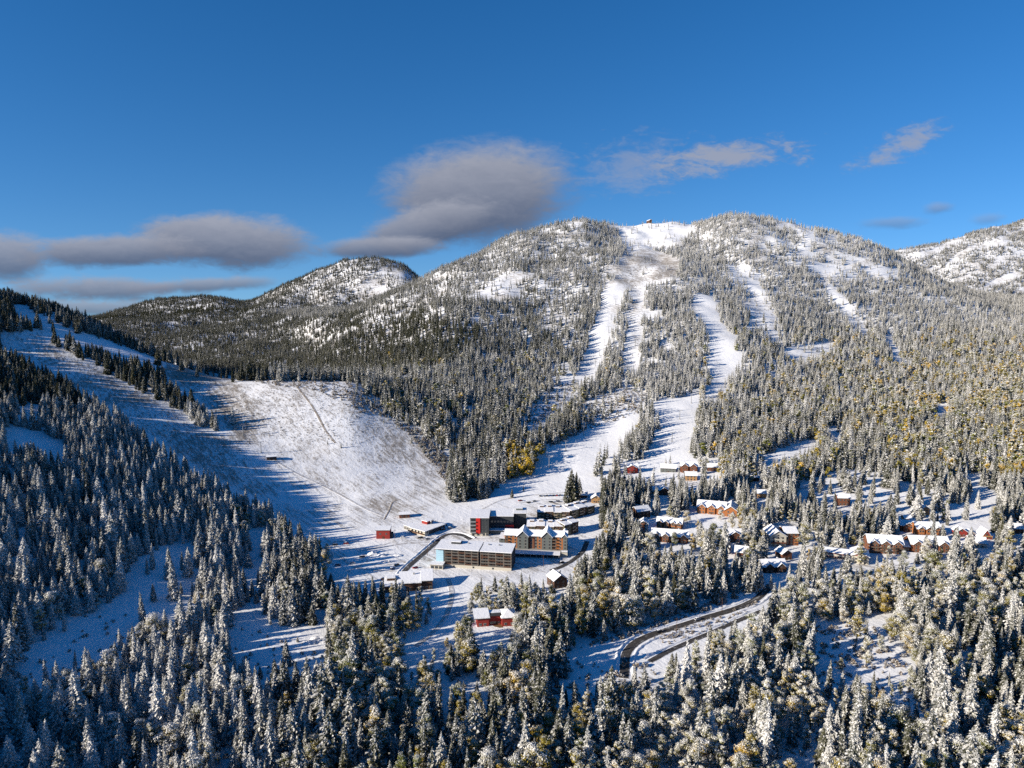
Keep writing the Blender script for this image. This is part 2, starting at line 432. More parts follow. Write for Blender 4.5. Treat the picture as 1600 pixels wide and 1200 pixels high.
# ------------------------------------------------------------------ trees
def tree_material(name, dark, light, bias=0.0):
    m, w = new_mat(name)
    tc = w.n('ShaderNodeTexCoord'); geo = w.n('ShaderNodeNewGeometry')
    sn = w.n('ShaderNodeAttribute', attribute_name='sn').outputs['Fac']
    fall = w.n('ShaderNodeAttribute', attribute_name='snowfall', attribute_type='INSTANCER').outputs['Fac']
    tint = w.n('ShaderNodeAttribute', attribute_name='tint', attribute_type='INSTANCER').outputs['Fac']
    nz = w.n('ShaderNodeSeparateXYZ'); m.node_tree.links.new(geo.outputs['Normal'], nz.inputs[0])
    n = w.noise(tc.outputs['Object'], 36.0, 3.0, 0.65)
    q = w.m('MULTIPLY', sn, 0.75)
    q = w.m('ADD', q, w.m('MULTIPLY', w.m('SUBTRACT', n, 0.5), 0.9))
    q = w.m('ADD', q, w.m('MULTIPLY', nz.outputs[2], 0.16))
    q = w.m('ADD', q, w.m('SUBTRACT', fall, 0.5 - bias))
    fac = w.ramp(q, 0.24, 0.84)
    green = w.mix(tint, dark + (1,), light + (1,))
    green = w.mix(w.m('MULTIPLY', n, 0.5), green, (dark[0] * 0.7, dark[1] * 0.7, dark[2] * 0.7, 1))
    c = w.mix(w.m('MULTIPLY', fac, 0.90), green, (0.74, 0.73, 0.71, 1))
    out = w.n('ShaderNodeOutputMaterial'); b = w.n('ShaderNodeBsdfDiffuse')
    w.put(b.inputs['Color'], c)
    m.node_tree.links.new(b.outputs[0], out.inputs[0])
    return m
M_NEEDLE = tree_material('snowy_needles', (0.036, 0.042, 0.027), (0.120, 0.112, 0.060))
M_LEAF = tree_material('snowy_leaves', (0.135, 0.150, 0.032), (0.56, 0.34, 0.03), -0.02)
M_TWIG = tree_material('snowy_twigs', (0.085, 0.062, 0.042), (0.30, 0.20, 0.10), 0.08)
def bark_material():
    m, w = new_mat('bark')
    tc = w.n('ShaderNodeTexCoord')
    n = w.noise(w.mapping(tc.outputs['Object'], (1, 1, 0.15)), 60.0, 3.0)
    return finish(m, w, w.mix(n, (0.035, 0.026, 0.02, 1), (0.13, 0.10, 0.08, 1)), 0.9, spec=0.1)
M_BARK = bark_material()

class Soup:
    """collects triangles/quads with a snow weight for each vertex"""
    def __init__(self): self.v, self.f, self.s = [], [], []
    def add(self, vs, fs, ss):
        k = len(self.v)
        self.v += [tuple(p) for p in vs]; self.s += ss
        self.f += [tuple(i + k for i in f) for f in fs]
    def mesh(self, name, mat):
        me = bpy.data.meshes.new(name)
        me.from_pydata(self.v, [], self.f)
        me.materials.append(mat)
        a = me.attributes.new('sn', 'FLOAT', 'POINT')
        a.data.foreach_set('value', np.array(self.s, np.float32))
        me.update()
        return me
    def join(self, other):
        self.add(other.v, other.f, other.s)

def trunk_soup(r0, top, sides=6, lean=0.0, rnd=random):
    s = Soup(); n = 4
    rings = []
    for i in range(n + 1):
        t = i / n
        r = r0 * (1 - t) + 0.0015
        rings.append([(r * math.cos(2 * math.pi * k / sides) + lean * t * t, r * math.sin(2 * math.pi * k / sides), top * t - 0.03 * (i == 0)) for k in range(sides)])
    vs = [p for ring in rings for p in ring]
    fs = [(i * sides + k, i * sides + (k + 1) % sides, (i + 1) * sides + (k + 1) % sides, (i + 1) * sides + k) for i in range(n) for k in range(sides)]
    s.add(vs, fs, [-0.6] * len(vs))
    return s

def conifer_soup(seed, whorls, per, radius, base, droop, detail):
    """crown of a spruce or fir, unit height; each bough is a drooping ridge with needles hanging from both sides"""
    rd = random.Random(seed)
    s = Soup()
    gap = [rd.random() for _ in range(4)]
    for i in range(whorls):
        t = i / (whorls - 1)
        z = base + (0.985 - base) * (t ** 0.93)
        prof = (1 - t) ** 0.78 * (0.72 + 0.28 * min(1, t * 5 + 0.1))
        rr = radius * prof + 0.008
        k = max(4, int(round(per * (0.55 + 0.45 * (1 - t)))))
        a0 = rd.random() * 6.28
        for j in range(k):
            a = a0 + 6.283 * j / k + rd.uniform(-0.25, 0.25)
            ln = rr * rd.uniform(0.68, 1.22)
            if rd.random() < 0.07: ln *= 0.5
            wdt = ln * rd.uniform(0.26, 0.42) + 0.006
            zz = z + rd.uniform(-0.4, 0.4) * (1 - base) / whorls
            up = 0.22 * (t - 0.35)
            dz_m = ln * (up - droop * 0.30); dz_t = ln * (up - droop * rd.uniform(0.75, 1.15))
            ca, sa = math.cos(a), math.sin(a)
            def P(r, side, dz): return (ca * r - sa * side, sa * r + ca * side, zz + dz)
            w = rd.uniform(0.35, 1.15)
            hang = wdt * rd.uniform(0.55, 0.95)
            b0 = P(0, 0, 0.004); ms = P(ln * 0.55, 0, dz_m); tip = P(ln, 0, dz_t)
            ml = P(ln * 0.52, wdt, dz_m - hang); mr = P(ln * 0.52, -wdt, dz_m - hang)
            s.add([b0, ms, tip, ml, mr], [(0, 1, 3), (0, 4, 1), (1, 2, 3), (1, 4, 2)], [w * 0.5, w, w * 0.8, w * 0.12, w * 0.12])
            if detail:
                # finer side sprays and a hanging one
                for q in range(detail):
                    f = rd.uniform(0.35, 0.95); sd = rd.choice((-1, 1)); l2 = wdt * rd.uniform(0.7, 1.5)
                    ba = rd.uniform(0.4, 1.0)
                    r0, z0 = ln * f, dz_m + (dz_t - dz_m) * max(0, (f - 0.55) / 0.45)
                    p0 = P(r0, 0, z0 + 0.003); p1 = P(r0 + l2 * math.cos(ba), sd * l2 * math.sin(ba), z0 - l2 * rd.uniform(0.2, 0.7))
                    p2 = P(r0 + l2 * 0.35, sd * l2 * 0.75, z0 - l2 * 0.35 - 0.008); p3 = P(r0 + l2 * 0.75, sd * l2 * 0.2, z0 - l2 * 0.1)
                    w2 = w * rd.uniform(0.5, 1.2)
                    s.add([p0, p2, p1, p3], [(0, 1, 2), (0, 2, 3)], [w2, w2 * 0.2, w2 * 0.45, w2])
    # leader
    s.add([(0.006, 0, 0.93), (-0.003, 0.005, 0.93), (-0.003, -0.005, 0.93), (0, 0, 1.02)], [(0, 1, 3), (1, 2, 3), (2, 0, 3)], [0.5, 0.5, 0.5, 0.9])
    return s

def limbs_soup(seed, n, base, spread, top):
    rd = random.Random(seed); s = Soup(); tips = []
    for i in range(n):
        a = rd.random() * 6.283; z0 = base + (top - base) * rd.random() * 0.55
        z1 = z0 + rd.uniform(0.12, 0.34); rr = spread * rd.uniform(0.5, 0.95)
        p0 = Vector((0, 0, z0)); p1 = Vector((math.cos(a) * rr, math.sin(a) * rr, min(z1, 0.93)))
        d = (p1 - p0).normalized(); x = d.orthogonal().normalized(); y = d.cross(x)
        ring = lambda p, r: [p + (x * math.cos(q) + y * math.sin(q)) * r for q in (0, 2.09, 4.19)]
        s.add(ring(p0, 0.008) + ring(p1, 0.002), [(0, 1, 4, 3), (1, 2, 5, 4), (2, 0, 3, 5)], [0.0, 0.3, 0.0] * 2)
        tips.append(p1)
    return s, tips

def leafy_soup(seed, n, lobes, rx, zlo, zhi, leaf, hollow=0.35):
    """broadleaf crown: many leaf sprays gathered in uneven clumps"""
    rd = random.Random(seed); s = Soup()
    cl = []
    for i in range(lobes):
        t = (i + 0.5) / lobes
        z = zlo + (zhi - zlo) * t
        r = rx * math.sin(math.pi * min(1, 0.22 + 0.74 * t)) ** 0.8
        a = rd.random() * 6.283; o = r * rd.uniform(0.25, 0.8)
        cl.append((math.cos(a) * o, math.sin(a) * o, z + rd.uniform(-0.03, 0.03), rx * rd.uniform(0.30, 0.55)))
    for i in range(n):
        cx, cy_, cz, cr = cl[rd.randrange(lobes)]
        d = Vector((rd.gauss(0, 1), rd.gauss(0, 1), rd.gauss(0, 1))).normalized()
        q = cr * (hollow + (1 - hollow) * rd.random() ** 0.6)
        p = Vector((cx, cy_, cz)) + Vector((d.x * q, d.y * q, d.z * q * 0.85))
        nrm = (d + Vector((rd.uniform(-.6, .6), rd.uniform(-.6, .6), rd.uniform(-0.2, .9)))).normalized()
        x = nrm.orthogonal().normalized(); ang = rd.random() * 6.28
        x = (Matrix.Rotation(ang, 3, nrm) @ x); y = nrm.cross(x)
        l = leaf * rd.uniform(0.6, 1.7); b = l * rd.uniform(0.3, 0.75)
        w = max(0.0, 0.45 + 0.5 * d.z + rd.uniform(-0.3, 0.3))
        s.add([p - x * l, p - y * b - nrm * l * .2, p + x * l, p + y * b - nrm * l * .2], [(0, 1, 2), (0, 2, 3)], [w, w * 0.6, w, w * 0.6])
    return s

def tree_meshes():
    T = {}
    # near kinds keep trunk and crown apart; forest kinds are one joined mesh
    T['near_con'] = []
    for i, (rad, base, dr) in enumerate([(0.135, 0.05, 0.75), (0.175, 0.04, 0.6), (0.105, 0.09, 0.95), (0.150, 0.16, 0.7), (0.20, 0.03, 0.55), (0.125, 0.06, 0.8), (0.16, 0.22, 0.85), (0.09, 0.12, 1.0)]):
        c = conifer_soup(11 + i, 30, 12, rad, base, dr, 3); t = trunk_soup(0.016, 0.96, 6)
        T['near_con'].append((c, t))
    T['near_leaf'] = []
    for i, (n, lobes, rx, zl, zh) in enumerate([(3400, 20, 0.28, 0.2, 0.92), (3000, 17, 0.23, 0.22, 0.95), (3800, 24, 0.34, 0.18, 0.88), (2400, 15, 0.18, 0.2, 0.95), (2600, 22, 0.26, 0.15, 0.95)]):
        c = leafy_soup(31 + i, n, lobes, rx, zl, zh, 0.0155, 0.2); t = trunk_soup(0.018, 0.8, 6, 0.03)
        l, _ = limbs_soup(41 + i, 12, 0.2, rx, 0.85); t.join(l)
        T['near_leaf'].append((c, t))
    T['far_con'] = [conifer_soup(51 + i, 13, 8, r_, b_, d_, 1) for i, (r_, b_, d_) in enumerate([(0.15, 0.05, 0.7), (0.13, 0.08, 0.85), (0.17, 0.05, 0.6), (0.12, 0.1, 0.8)])]
    T['far_leaf'] = [leafy_soup(61 + i, 260, 8, r_, 0.12, 0.9, 0.045) for i, r_ in enumerate((0.30, 0.26, 0.36))]
    T['brush'] = [leafy_soup(71 + i, 220, 7, 0.55, 0.1, 0.7, 0.075, 0.1) for i in range(3)]
    return T
TREES = tree_meshes()

def proto(name, soup, mat, trunk=None):
    """a tree shape for the forest masses (not placed in the scene itself)"""
    me = soup.mesh(name, mat)
    if trunk is not None:
        me2 = Soup(); me2.join(soup); n = len(soup.f); me2.join(trunk)
        me = me2.mesh(name, mat); me.materials.append(M_BARK)
        idx = [0] * n + [1] * len(trunk.f)
        me.polygons.foreach_set('material_index', idx)
    return bpy.data.objects.new(name, me)
FAR_TRUNK = trunk_soup(0.014, 0.9, 4)
P_NEAR_CON = [proto('conifer_shape', c, M_NEEDLE, t) for c, t in TREES['near_con']]
P_NEAR_LEAF = [proto('broadleaf_shape', c, M_LEAF, t) for c, t in TREES['near_leaf']]
P_FAR_CON = [proto('small_conifer_shape', c, M_NEEDLE, FAR_TRUNK) for c in TREES['far_con']]
P_FAR_LEAF = [proto('small_broadleaf_shape', c, M_LEAF, FAR_TRUNK) for c in TREES['far_leaf']]
P_BRUSH = [proto('brush_shape', c, M_TWIG) for c in TREES['brush']]

def scatter_nodes(name, protos):
    ng = bpy.data.node_groups.new(name, 'GeometryNodeTree')
    ng.interface.new_socket('Geometry', in_out='INPUT', socket_type='NodeSocketGeometry')
    ng.interface.new_socket('Geometry', in_out='OUTPUT', socket_type='NodeSocketGeometry')
    N, L = ng.nodes, ng.links
    gi, go = N.new('NodeGroupInput'), N.new('NodeGroupOutput')
    join = N.new('GeometryNodeJoinGeometry')
    for p in protos:
        oi = N.new('GeometryNodeObjectInfo'); oi.inputs['Object'].default_value = p; oi.inputs['As Instance'].default_value = True
        L.new(oi.outputs['Geometry'], join.inputs[0])
    iop = N.new('GeometryNodeInstanceOnPoints')
    def attr(nm, tp):
        a = N.new('GeometryNodeInputNamedAttribute'); a.data_type = tp; a.inputs['Name'].default_value = nm
        return a.outputs['Attribute']
    L.new(gi.outputs[0], iop.inputs['Points']); L.new(join.outputs[0], iop.inputs['Instance'])
    iop.inputs['Pick Instance'].default_value = True
    L.new(attr('variant', 'INT'), iop.inputs['Instance Index'])
    e2r = N.new('FunctionNodeEulerToRotation'); L.new(attr('turn', 'FLOAT_VECTOR'), e2r.inputs[0])
    L.new(e2r.outputs[0], iop.inputs['Rotation'])
    L.new(attr('size', 'FLOAT_VECTOR'), iop.inputs['Scale'])
    L.new(iop.outputs[0], go.inputs[0])
    return ng

def scatter(name, protos, P, size, snow, tint, label, category='forest', girth=None):
    """a mass of trees nobody could count"""
    n = len(P)
    if n == 0: return None
    me = bpy.data.meshes.new(name)
    me.vertices.add(n)
    me.vertices.foreach_set('co', np.asarray(P, np.float32).ravel())
    def put(nm, tp, arr, key='value'):
        a = me.attributes.new(nm, tp, 'POINT'); a.data.foreach_set(key, np.ascontiguousarray(arr).ravel())
    put('variant', 'INT', rng.integers(0, len(protos), n).astype(np.int32))
    turn = np.zeros((n, 3), np.float32); turn[:, 2] = rng.random(n) * 6.283; turn[:, :2] = rng.normal(0, 0.025, (n, 2))
    put('turn', 'FLOAT_VECTOR', turn, 'vector')
    g = (rng.uniform(0.8, 1.25, n) if girth is None else girth)
    sz = np.stack([size * g, size * g, size], -1).astype(np.float32)
    put('size', 'FLOAT_VECTOR', sz, 'vector')
    put('snowfall', 'FLOAT', np.asarray(snow, np.float32)); put('tint', 'FLOAT', np.asarray(tint, np.float32))
    o = bpy.data.objects.new(name, me); col.objects.link(o)
    mod = o.modifiers.new('trees', 'NODES'); mod.node_group = scatter_nodes(name, protos)
    tag(o, label, category, kind='stuff')
    return o

# ------------------------------------------------------------------ building materials
def paint(name, c, var=0.25, plank=0.0, rough=0.8, axis=2):
    """weathered painted or stained cladding with board lines"""
    m, w = new_mat(name)
    tc = w.n('ShaderNodeTexCoord'); o = tc.outputs['Object']
    n = w.noise(w.mapping(o, (0.6, 0.6, 2.5)), 1.2, 4.0, 0.6)
    n2 = w.noise(o, 9.0, 2.0)
    dk = tuple(q * (1 - var) for q in c) + (1,); lt = tuple(min(1, q * (1 + var)) for q in c) + (1,)
    cc = w.mix(w.m('ADD', w.m('MULTIPLY', n, 0.7), w.m('MULTIPLY', n2, 0.3)), dk, lt)
    b = None
    if plank:
        s = w.n('ShaderNodeSeparateXYZ'); m.node_tree.links.new(o, s.inputs[0])
        f = w.m('FRACT', w.m('MULTIPLY', s.outputs[axis], 1.0 / plank))
        line = w.ramp(f, 0.0, 0.12)
        cc = w.mix(line, tuple(q * 0.45 for q in c) + (1,), cc)
        b = line
    return finish(m, w, cc, rough, b, 0.03, 0.6)
def snow_material():
    m, w = new_mat('snow')
    geo = w.n('ShaderNodeNewGeometry'); n = w.noise(geo.outputs['Position'], 0.5, 5.0, 0.65); n2 = w.noise(geo.outputs['Position'], 0.12, 3.0)
    return finish(m, w, w.mix(n2, (0.76, 0.77, 0.80, 1), (0.86, 0.86, 0.86, 1)), 0.75, n, 0.5, 0.5, spec=0.15)
def glass_material():
    m, w = new_mat('window_glass')
    tc = w.n('ShaderNodeTexCoord'); n = w.noise(tc.outputs['Object'], 0.8, 2.0)
    return finish(m, w, w.mix(n, (0.012, 0.016, 0.022, 1), (0.05, 0.06, 0.07, 1)), 0.08, n, 0.02, 0.15, spec=0.7)
M_SNOW, M_GLASS = snow_material(), glass_material()
M_ORANGE = paint('orange_wood', (0.33, 0.125, 0.045), 0.3, 0.25)
M_BROWN = paint('brown_wood', (0.17, 0.068, 0.038), 0.3, 0.25)
M_UMBER = paint('dark_brown_wood', (0.085, 0.045, 0.03), 0.3, 0.25)
M_RED = paint('red_boards', (0.26, 0.035, 0.028), 0.2, 0.3)
M_BRIGHTRED = paint('red_panel', (0.55, 0.028, 0.022), 0.12, 0.9, 0.5)
M_CHAR = paint('charcoal_cladding', (0.045, 0.050, 0.055), 0.25, 0.6)
M_GREY = paint('grey_cladding', (0.13, 0.145, 0.14), 0.2, 0.3)
M_PALEBLUE = paint('pale_blue_panel', (0.36, 0.55, 0.66), 0.1, 1.5, 0.5)
M_CREAM = paint('cream_render', (0.46, 0.43, 0.36), 0.15, 0.0)
M_TAN = paint('tan_wood', (0.38, 0.22, 0.10), 0.25, 0.3)
M_OLIVE = paint('olive_boards', (0.10, 0.095, 0.06), 0.25, 0.3)
M_CONC = paint('concrete', (0.30, 0.29, 0.27), 0.2, 0.0, 0.9)
M_TRIM = paint('trim', (0.30, 0.25, 0.19), 0.2, 0.0)
M_RAIL = paint('grey_railing', (0.10, 0.095, 0.085), 0.25, 0.25)
M_FACADE = paint('grey_brown_boards', (0.105, 0.085, 0.072), 0.25, 0.3)
M_POST = paint('weathered_post', (0.24, 0.20, 0.165), 0.2, 0.0)
M_STEEL = paint('galvanised_steel', (0.22, 0.23, 0.24), 0.2, 0.0, 0.5)
M_ROOFDARK = paint('dark_roofing', (0.05, 0.05, 0.052), 0.3, 0.0)

# ------------------------------------------------------------------ building kit
FOOTPRINTS = []
BOX_CACHE = {}
def box_mesh(dx, dy, dz, mat, bevel=0.0):
    """box from the origin to (dx, dy, dz), shared between alike pieces"""
    key = (round(dx, 2), round(dy, 2), round(dz, 2), mat.name)
    if key not in BOX_CACHE:
        me = bpy.data.meshes.new('box')
        vs = [(x, y, z) for z in (0, dz) for y in (0, dy) for x in (0, dx)]
        fs = [(0, 2, 3, 1), (4, 5, 7, 6), (0, 1, 5, 4), (2, 6, 7, 3), (0, 4, 6, 2), (1, 3, 7, 5)]
        me.from_pydata(vs, [], fs); me.materials.append(mat); me.update()
        BOX_CACHE[key] = me
    return BOX_CACHE[key]

def child(name, me, parent, loc=(0, 0, 0), rz=0.0):
    o = bpy.data.objects.new(name, me); col.objects.link(o); o.parent = parent; o.location = loc; o.rotation_euler = (0, 0, rz)
    return o

class Bld:
    """a building framed on the ground between two seen front corners; local x along the front, y to the back, z up"""
    def __init__(s, name, label, left, right, ytop, depth, cat='building', group=None, clear=True, floor=None):
        A, B = ground_px(*left), ground_px(*right)
        d = Vector((B.x - A.x, B.y - A.y, 0)); s.w = d.length; s.d = depth
        s.rz = math.atan2(d.y, d.x)
        s.h = max(2.4, z_of(ytop, A.y) - min(A.z, B.z))
        z0 = min(A.z, B.z) if floor is None else floor
        s.root = bpy.data.objects.new(name, None); col.objects.link(s.root)
        s.root.location = (A.x, A.y, z0); s.root.rotation_euler = (0, 0, s.rz)
        tag(s.root, label, cat, group)
        k = max(1, int(s.w // 7) + 1); k2 = max(1, int(depth // 7) + 1)
        for i in range(k + 1):
            for j in range(k2 + 1):
                p = s.world(s.w * i / k, depth * j / k2)
                FOOTPRINTS.append((p.x, p.y, 6.0))
        if clear:
            hgt = left[1] - ytop
            TREE_CLEAR.append([(left[0] - 1, left[1]), (left[0] - 1, ytop - 5), (right[0] + 2, right[1] - hgt - 5), (right[0] + 2, right[1])])
    def world(s, x, y, z=0.0):
        return s.root.location + Matrix.Rotation(s.rz, 3, 'Z') @ Vector((x, y, z))
    def box(s, name, x0, x1, y0, y1, z0, z1, mat, parent=None):
        return child(name, box_mesh(x1 - x0, y1 - y0, z1 - z0, mat), parent or s.root, (x0, y0, z0))
    def wall(s, mat, x0=0, x1=None, y0=0, y1=None, z0=-3.5, z1=None, name='wall'):
        return s.box(name, x0, s.w if x1 is None else x1, y0, s.d if y1 is None else y1, z0, s.h if z1 is None else z1, mat)
    def flat_roof(s, x0, x1, y0, y1, z, over=0.6, snow=0.45, fascia=M_ROOFDARK, tilt=0.0):
        """slab with a snow load on top; tilt raises the back edge"""
        x0 -= over; x1 += over; y0 -= over; y1 += over
        th = 0.35
        def slab(nm, e, za, zb, mat, par):
            vs = [(x, y, z + q + tilt * (y - y0)) for q in (za, zb) for y in (y0 + e, y1 - e) for x in (x0 + e, x1 - e)]
            return mesh_obj(nm, vs, [(0, 2, 3, 1), (4, 5, 7, 6), (0, 1, 5, 4), (2, 6, 7, 3), (0, 4, 6, 2), (1, 3, 7, 5)], mat, par)
        r = slab('roof', 0, 0.0, th, fascia, s.root)
        slab('snow_load', 0.12, th - 0.05, th + snow, M_SNOW, r)
        return r
    def gable(s, x0, x1, y0, y1, z, rise, axis='x', over=0.7, wallmat=None, snow=0.4, ends=True, name='roof'):
        """pitched roof with ridge along axis, snow load and closed gable ends"""
        pts = []
        if axis == 'x': a0, a1, b0, b1 = x0, x1, y0, y1
        else: a0, a1, b0, b1 = y0, y1, x0, x1
        mid = (b0 + b1) / 2; sl = rise / ((b1 - b0) / 2)
        def prof(lo, hi, o):         # cross-section of a roof skin
            e = over + o
            return [(b0 - e, z - e * sl + lo), (mid, z + rise + lo), (b1 + e, z - e * sl + lo), (b1 + e, z - e * sl + hi), (mid, z + rise + hi), (b0 - e, z - e * sl + hi)]
        def skin(nm, lo, hi, o, mat, par):
            pr = prof(lo, hi, o); vs = []
            for a in (a0 - over - o, a1 + over + o):
                vs += [(a, b, q) if axis == 'x' else (b, a, q) for b, q in pr]
            fs = [(i, (i + 1) % 6, (i + 1) % 6 + 6, i + 6) for i in range(6)] + [(0, 1, 4, 5), (1, 2, 3, 4), (6, 11, 10, 7), (7, 10, 9, 8)]
            return mesh_obj(nm, vs, fs, mat, par)
        r = skin(name, 0.02, 0.25, 0.0, M_ROOFDARK, s.root)
        skin('snow_load', 0.22, 0.25 + snow, -0.06, M_SNOW, r)
        if wallmat and ends:
            vs = []
            for a in (a0, a1):
                vs += [(a, b, q) if axis == 'x' else (b, a, q) for b, q in ((b0, z), (b1, z), (mid, z + rise))]
            mesh_obj('gable_wall', vs, [(0, 1, 2), (3, 5, 4), (0, 3, 4, 1), (1, 4, 5, 2), (2, 5, 3, 0)], wallmat, s.root)
        return r
    def window(s, x, z, w=1.2, h_=1.3, y=0.0, side='front', frame=M_TRIM, pane=M_GLASS):
        """framed window; front = the seen facade, right = the right end"""
        o = child('window', box_mesh(w + 0.24, 0.10, h_ + 0.24, frame), s.root)
        p = child('pane', box_mesh(w, 0.06, h_, pane), o, (0.12, -0.03, 0.12))
        if side == 'front': o.location = (x - w / 2 - 0.12, y - 0.07, z)
        elif side == 'right': o.location = (s.w + 0.07, x - w / 2 - 0.12, z); o.rotation_euler = (0, 0, math.pi / 2)
        elif side == 'left': o.location = (-0.07, x + w / 2 + 0.12, z); o.rotation_euler = (0, 0, -math.pi / 2)
        return o
    def windows(s, cols, rows, x0=None, x1=None, z0=1.0, z1=None, w=1.2, h_=1.3, y=0.0, side='front', frame=M_TRIM):
        x0 = 0.8 if x0 is None else x0
        x1 = ((s.w if side == 'front' else s.d) - 0.8) if x1 is None else x1
        z1 = s.h if z1 is None else z1
        for r in range(rows):
            for c in range(cols):
                s.window(x0 + (x1 - x0) * (c + 0.5) / cols, z0 + (z1 - z0) * r / rows, w, h_, y, side, frame)
    def balcony(s, x0, x1, z, dep=1.5, y=0.0, rail=M_UMBER, slab=M_TRIM, snow=False):
        b = s.box('balcony', x0, x1, y - dep, y, z, z + 0.18, slab)
        child('railing', box_mesh(x1 - x0, 0.06, 1.0, rail), b, (0, 0, 0.18))
        if snow: child('snow_load', box_mesh(x1 - x0 + 0.1, dep, 0.3, M_SNOW), b, (-0.05, 0.02, 0.2))
        return b
    def chimney(s, x, y, z, hh=2.0, mat=None):
        c = s.box('chimney', x, x + 0.9, y, y + 0.9, z, z + hh, mat or M_CONC)
        child('snow_cap', box_mesh(1.1, 1.1, 0.35, M_SNOW), c, (-0.1, -0.1, hh))

def chalet(name, label, left, right, ytop, depth, wallm, gables=0, rise=None, rows=1, cols=None, axis='x', balc=False, group=None, cat='house', chim=True, clear=True, side_cols=2):
    b = Bld(name, label, left, right, ytop, depth, cat, group, clear)
    b.wall(wallm)
    rise = rise or (0.32 * depth if axis == 'x' else 0.32 * b.w)
    b.gable(0, b.w, 0, depth, b.h, rise, axis, wallmat=wallm)
    if gables:
        seg = b.w / gables
        for i in range(gables):
            c0, c1 = seg * i + seg * 0.14, seg * (i + 1) - seg * 0.14
            gr = min(rise * 0.85, (c1 - c0) * 0.42)
            b.wall(wallm, c0, c1, -1.4, 0.0, -3.5, b.h, 'bay')
            b.gable(c0, c1, -1.4, depth * 0.45, b.h, gr, 'y', 0.5, wallm, name='cross_gable')
            b.window((c0 + c1) / 2, b.h - 0.1, 1.0, 1.0, -1.4)
    cols = cols or max(2, int(b.w / 3.6))
    st = b.h / rows
    for r in range(rows):
        yy = -1.4 if gables else 0.0
        if gables:
            for i in range(gables):
                for f in (0.34, 0.66): b.window(b.w / gables * (i + f), 0.7 + st * r, 1.2, min(1.4, st * 0.55), yy)
        else:
            b.windows(cols, 1, z0=0.7 + st * r, z1=st * (r + 1), h_=min(1.4, st * 0.55))
        b.windows(side_cols, 1, z0=0.7 + st * r, z1=st * (r + 1), h_=min(1.4, st * 0.55), side='right')
        b.windows(side_cols, 1, z0=0.7 + st * r, z1=st * (r + 1), h_=min(1.4, st * 0.55), side='left')
        if balc and r > 0: b.balcony(0.4, b.w - 0.4, st * r, 1.6 if not gables else 3.0, 0.0, snow=True)
    if axis == 'y': b.window(b.w / 2, b.h + 0.2, 1.2, 1.1)
    b.box('door', b.w * 0.5 - 0.55, b.w * 0.5 + 0.55, (-1.48 if gables else -0.08), (-1.3 if gables else 0.05), 0.0, 2.1, M_UMBER)
    if chim: b.chimney(b.w * 0.72, depth * 0.55, b.h + rise * 0.6, 2.2)
    return b

# ------------------------------------------------------------------ the resort core
def long_hotel():
    b = Bld('hotel', 'long five-storey hotel with pale blue end panel and balcony grid', (682, 884), (799, 891), 857, 17.0, 'hotel')
    W, H, D = b.w, b.h, b.d
    base = 2.4; st = (H - base) / 5
    s1, s2 = W * 0.565, W * 0.60
    b.wall(M_FACADE, 7.2, s1, 0, D, base, H); b.wall(M_CHAR, s1, s2, 0.9, D, -3, H - 0.4, 'stair_core'); b.wall(M_FACADE, s2, W, 0, D, base, H)
    b.wall(M_PALEBLUE, -0.1, 5.6, -0.35, D, base, H + 0.1, 'end_panel'); b.wall(M_CHAR, 5.6, 7.2, -0.2, D, base, H, 'stair_panel')
    b.wall(M_CHAR, W, W + 0.3, -0.1, D + 0.1, -3, H - 0.02, 'end_wall')  # dark sheet over the right end, its shade painted as charcoal
    b.wall(M_CREAM, 7.0, W + 0.2, -1.6, D, -3.5, base, 'podium')
    for f in range(5):
        z = base + st * f
        b.window(6.4, z + 0.8, 1.0, 1.3, -0.2, frame=M_CHAR)
        for x0, x1, n in ((7.2, s1, 5), (s2, W, 4)):
            bw = (x1 - x0) / n
            for i in range(n):
                xa = x0 + bw * i
                b.balcony(xa + 0.15, xa + bw - 0.15, z, 1.7, 0.0, M_RAIL if (i + f) % 3 else M_UMBER, M_UMBER)
                b.window(xa + bw * 0.30, z + 0.45, 1.7, 1.9, 0.0, frame=M_UMBER); b.window(xa + bw * 0.74, z + 0.45, 1.3, 1.9, 0.0, frame=M_UMBER)
                if (i == 0 and x0 == s2 and f > 1): b.box('orange_panel', xa + 0.3, xa + 1.0, -0.12, 0.02, z + 0.2, z + st, M_ORANGE)
    for x0, x1, n in ((7.2, s1, 5), (s2, W, 4)):
        for i in range(n + 1):
            x = x0 + (x1 - x0) * i / n
            b.box('post', x - 0.13, x + 0.13, -1.78, -1.5, base, H - 0.1, M_POST)
    for i in range(3): b.window(14 + i * 15.0, 0.5, 1.1, 1.1, -1.6, frame=M_CHAR)
    for i in range(6): b.window(D * (i + 0.5) / 6, base + st * (i % 5) + 0.5, 1.1, 1.3, side='right', frame=M_CHAR)
    # glazed podium at the left corner
    b.wall(M_CREAM, -3.0, 6.8, -7.0, 0.0, -3.5, 3.2, 'entrance_block')
    for i in range(3):
        b.window(-1.2 + i * 3.1, 0.5, 2.4, 2.1, -7.0, frame=M_CREAM)
    b.flat_roof(-3.0, 6.8, -7.0, -0.4, 3.2, 0.3, 0.35)
    b.flat_roof(-0.1, s1, -1.4, D, H, 0.7, 0.5, tilt=0.02); b.flat_roof(s2, W, -1.4, D, H - 0.1, 0.7, 0.5, tilt=0.02)
    u = b.box('plant_room', 9.5, 17, 9, 14, H + 0.7, H + 2.6, M_CHAR); child('snow_load', box_mesh(7.3, 4.8, 0.4, M_SNOW), u, (0.1, 0.1, 1.9))
    for x in (22.0, 38.0, 46.0):
        v_ = b.box('roof_vent', x, x + 1.2, 11, 12.2, H + 0.8, H + 1.7, M_STEEL)
long_hotel()

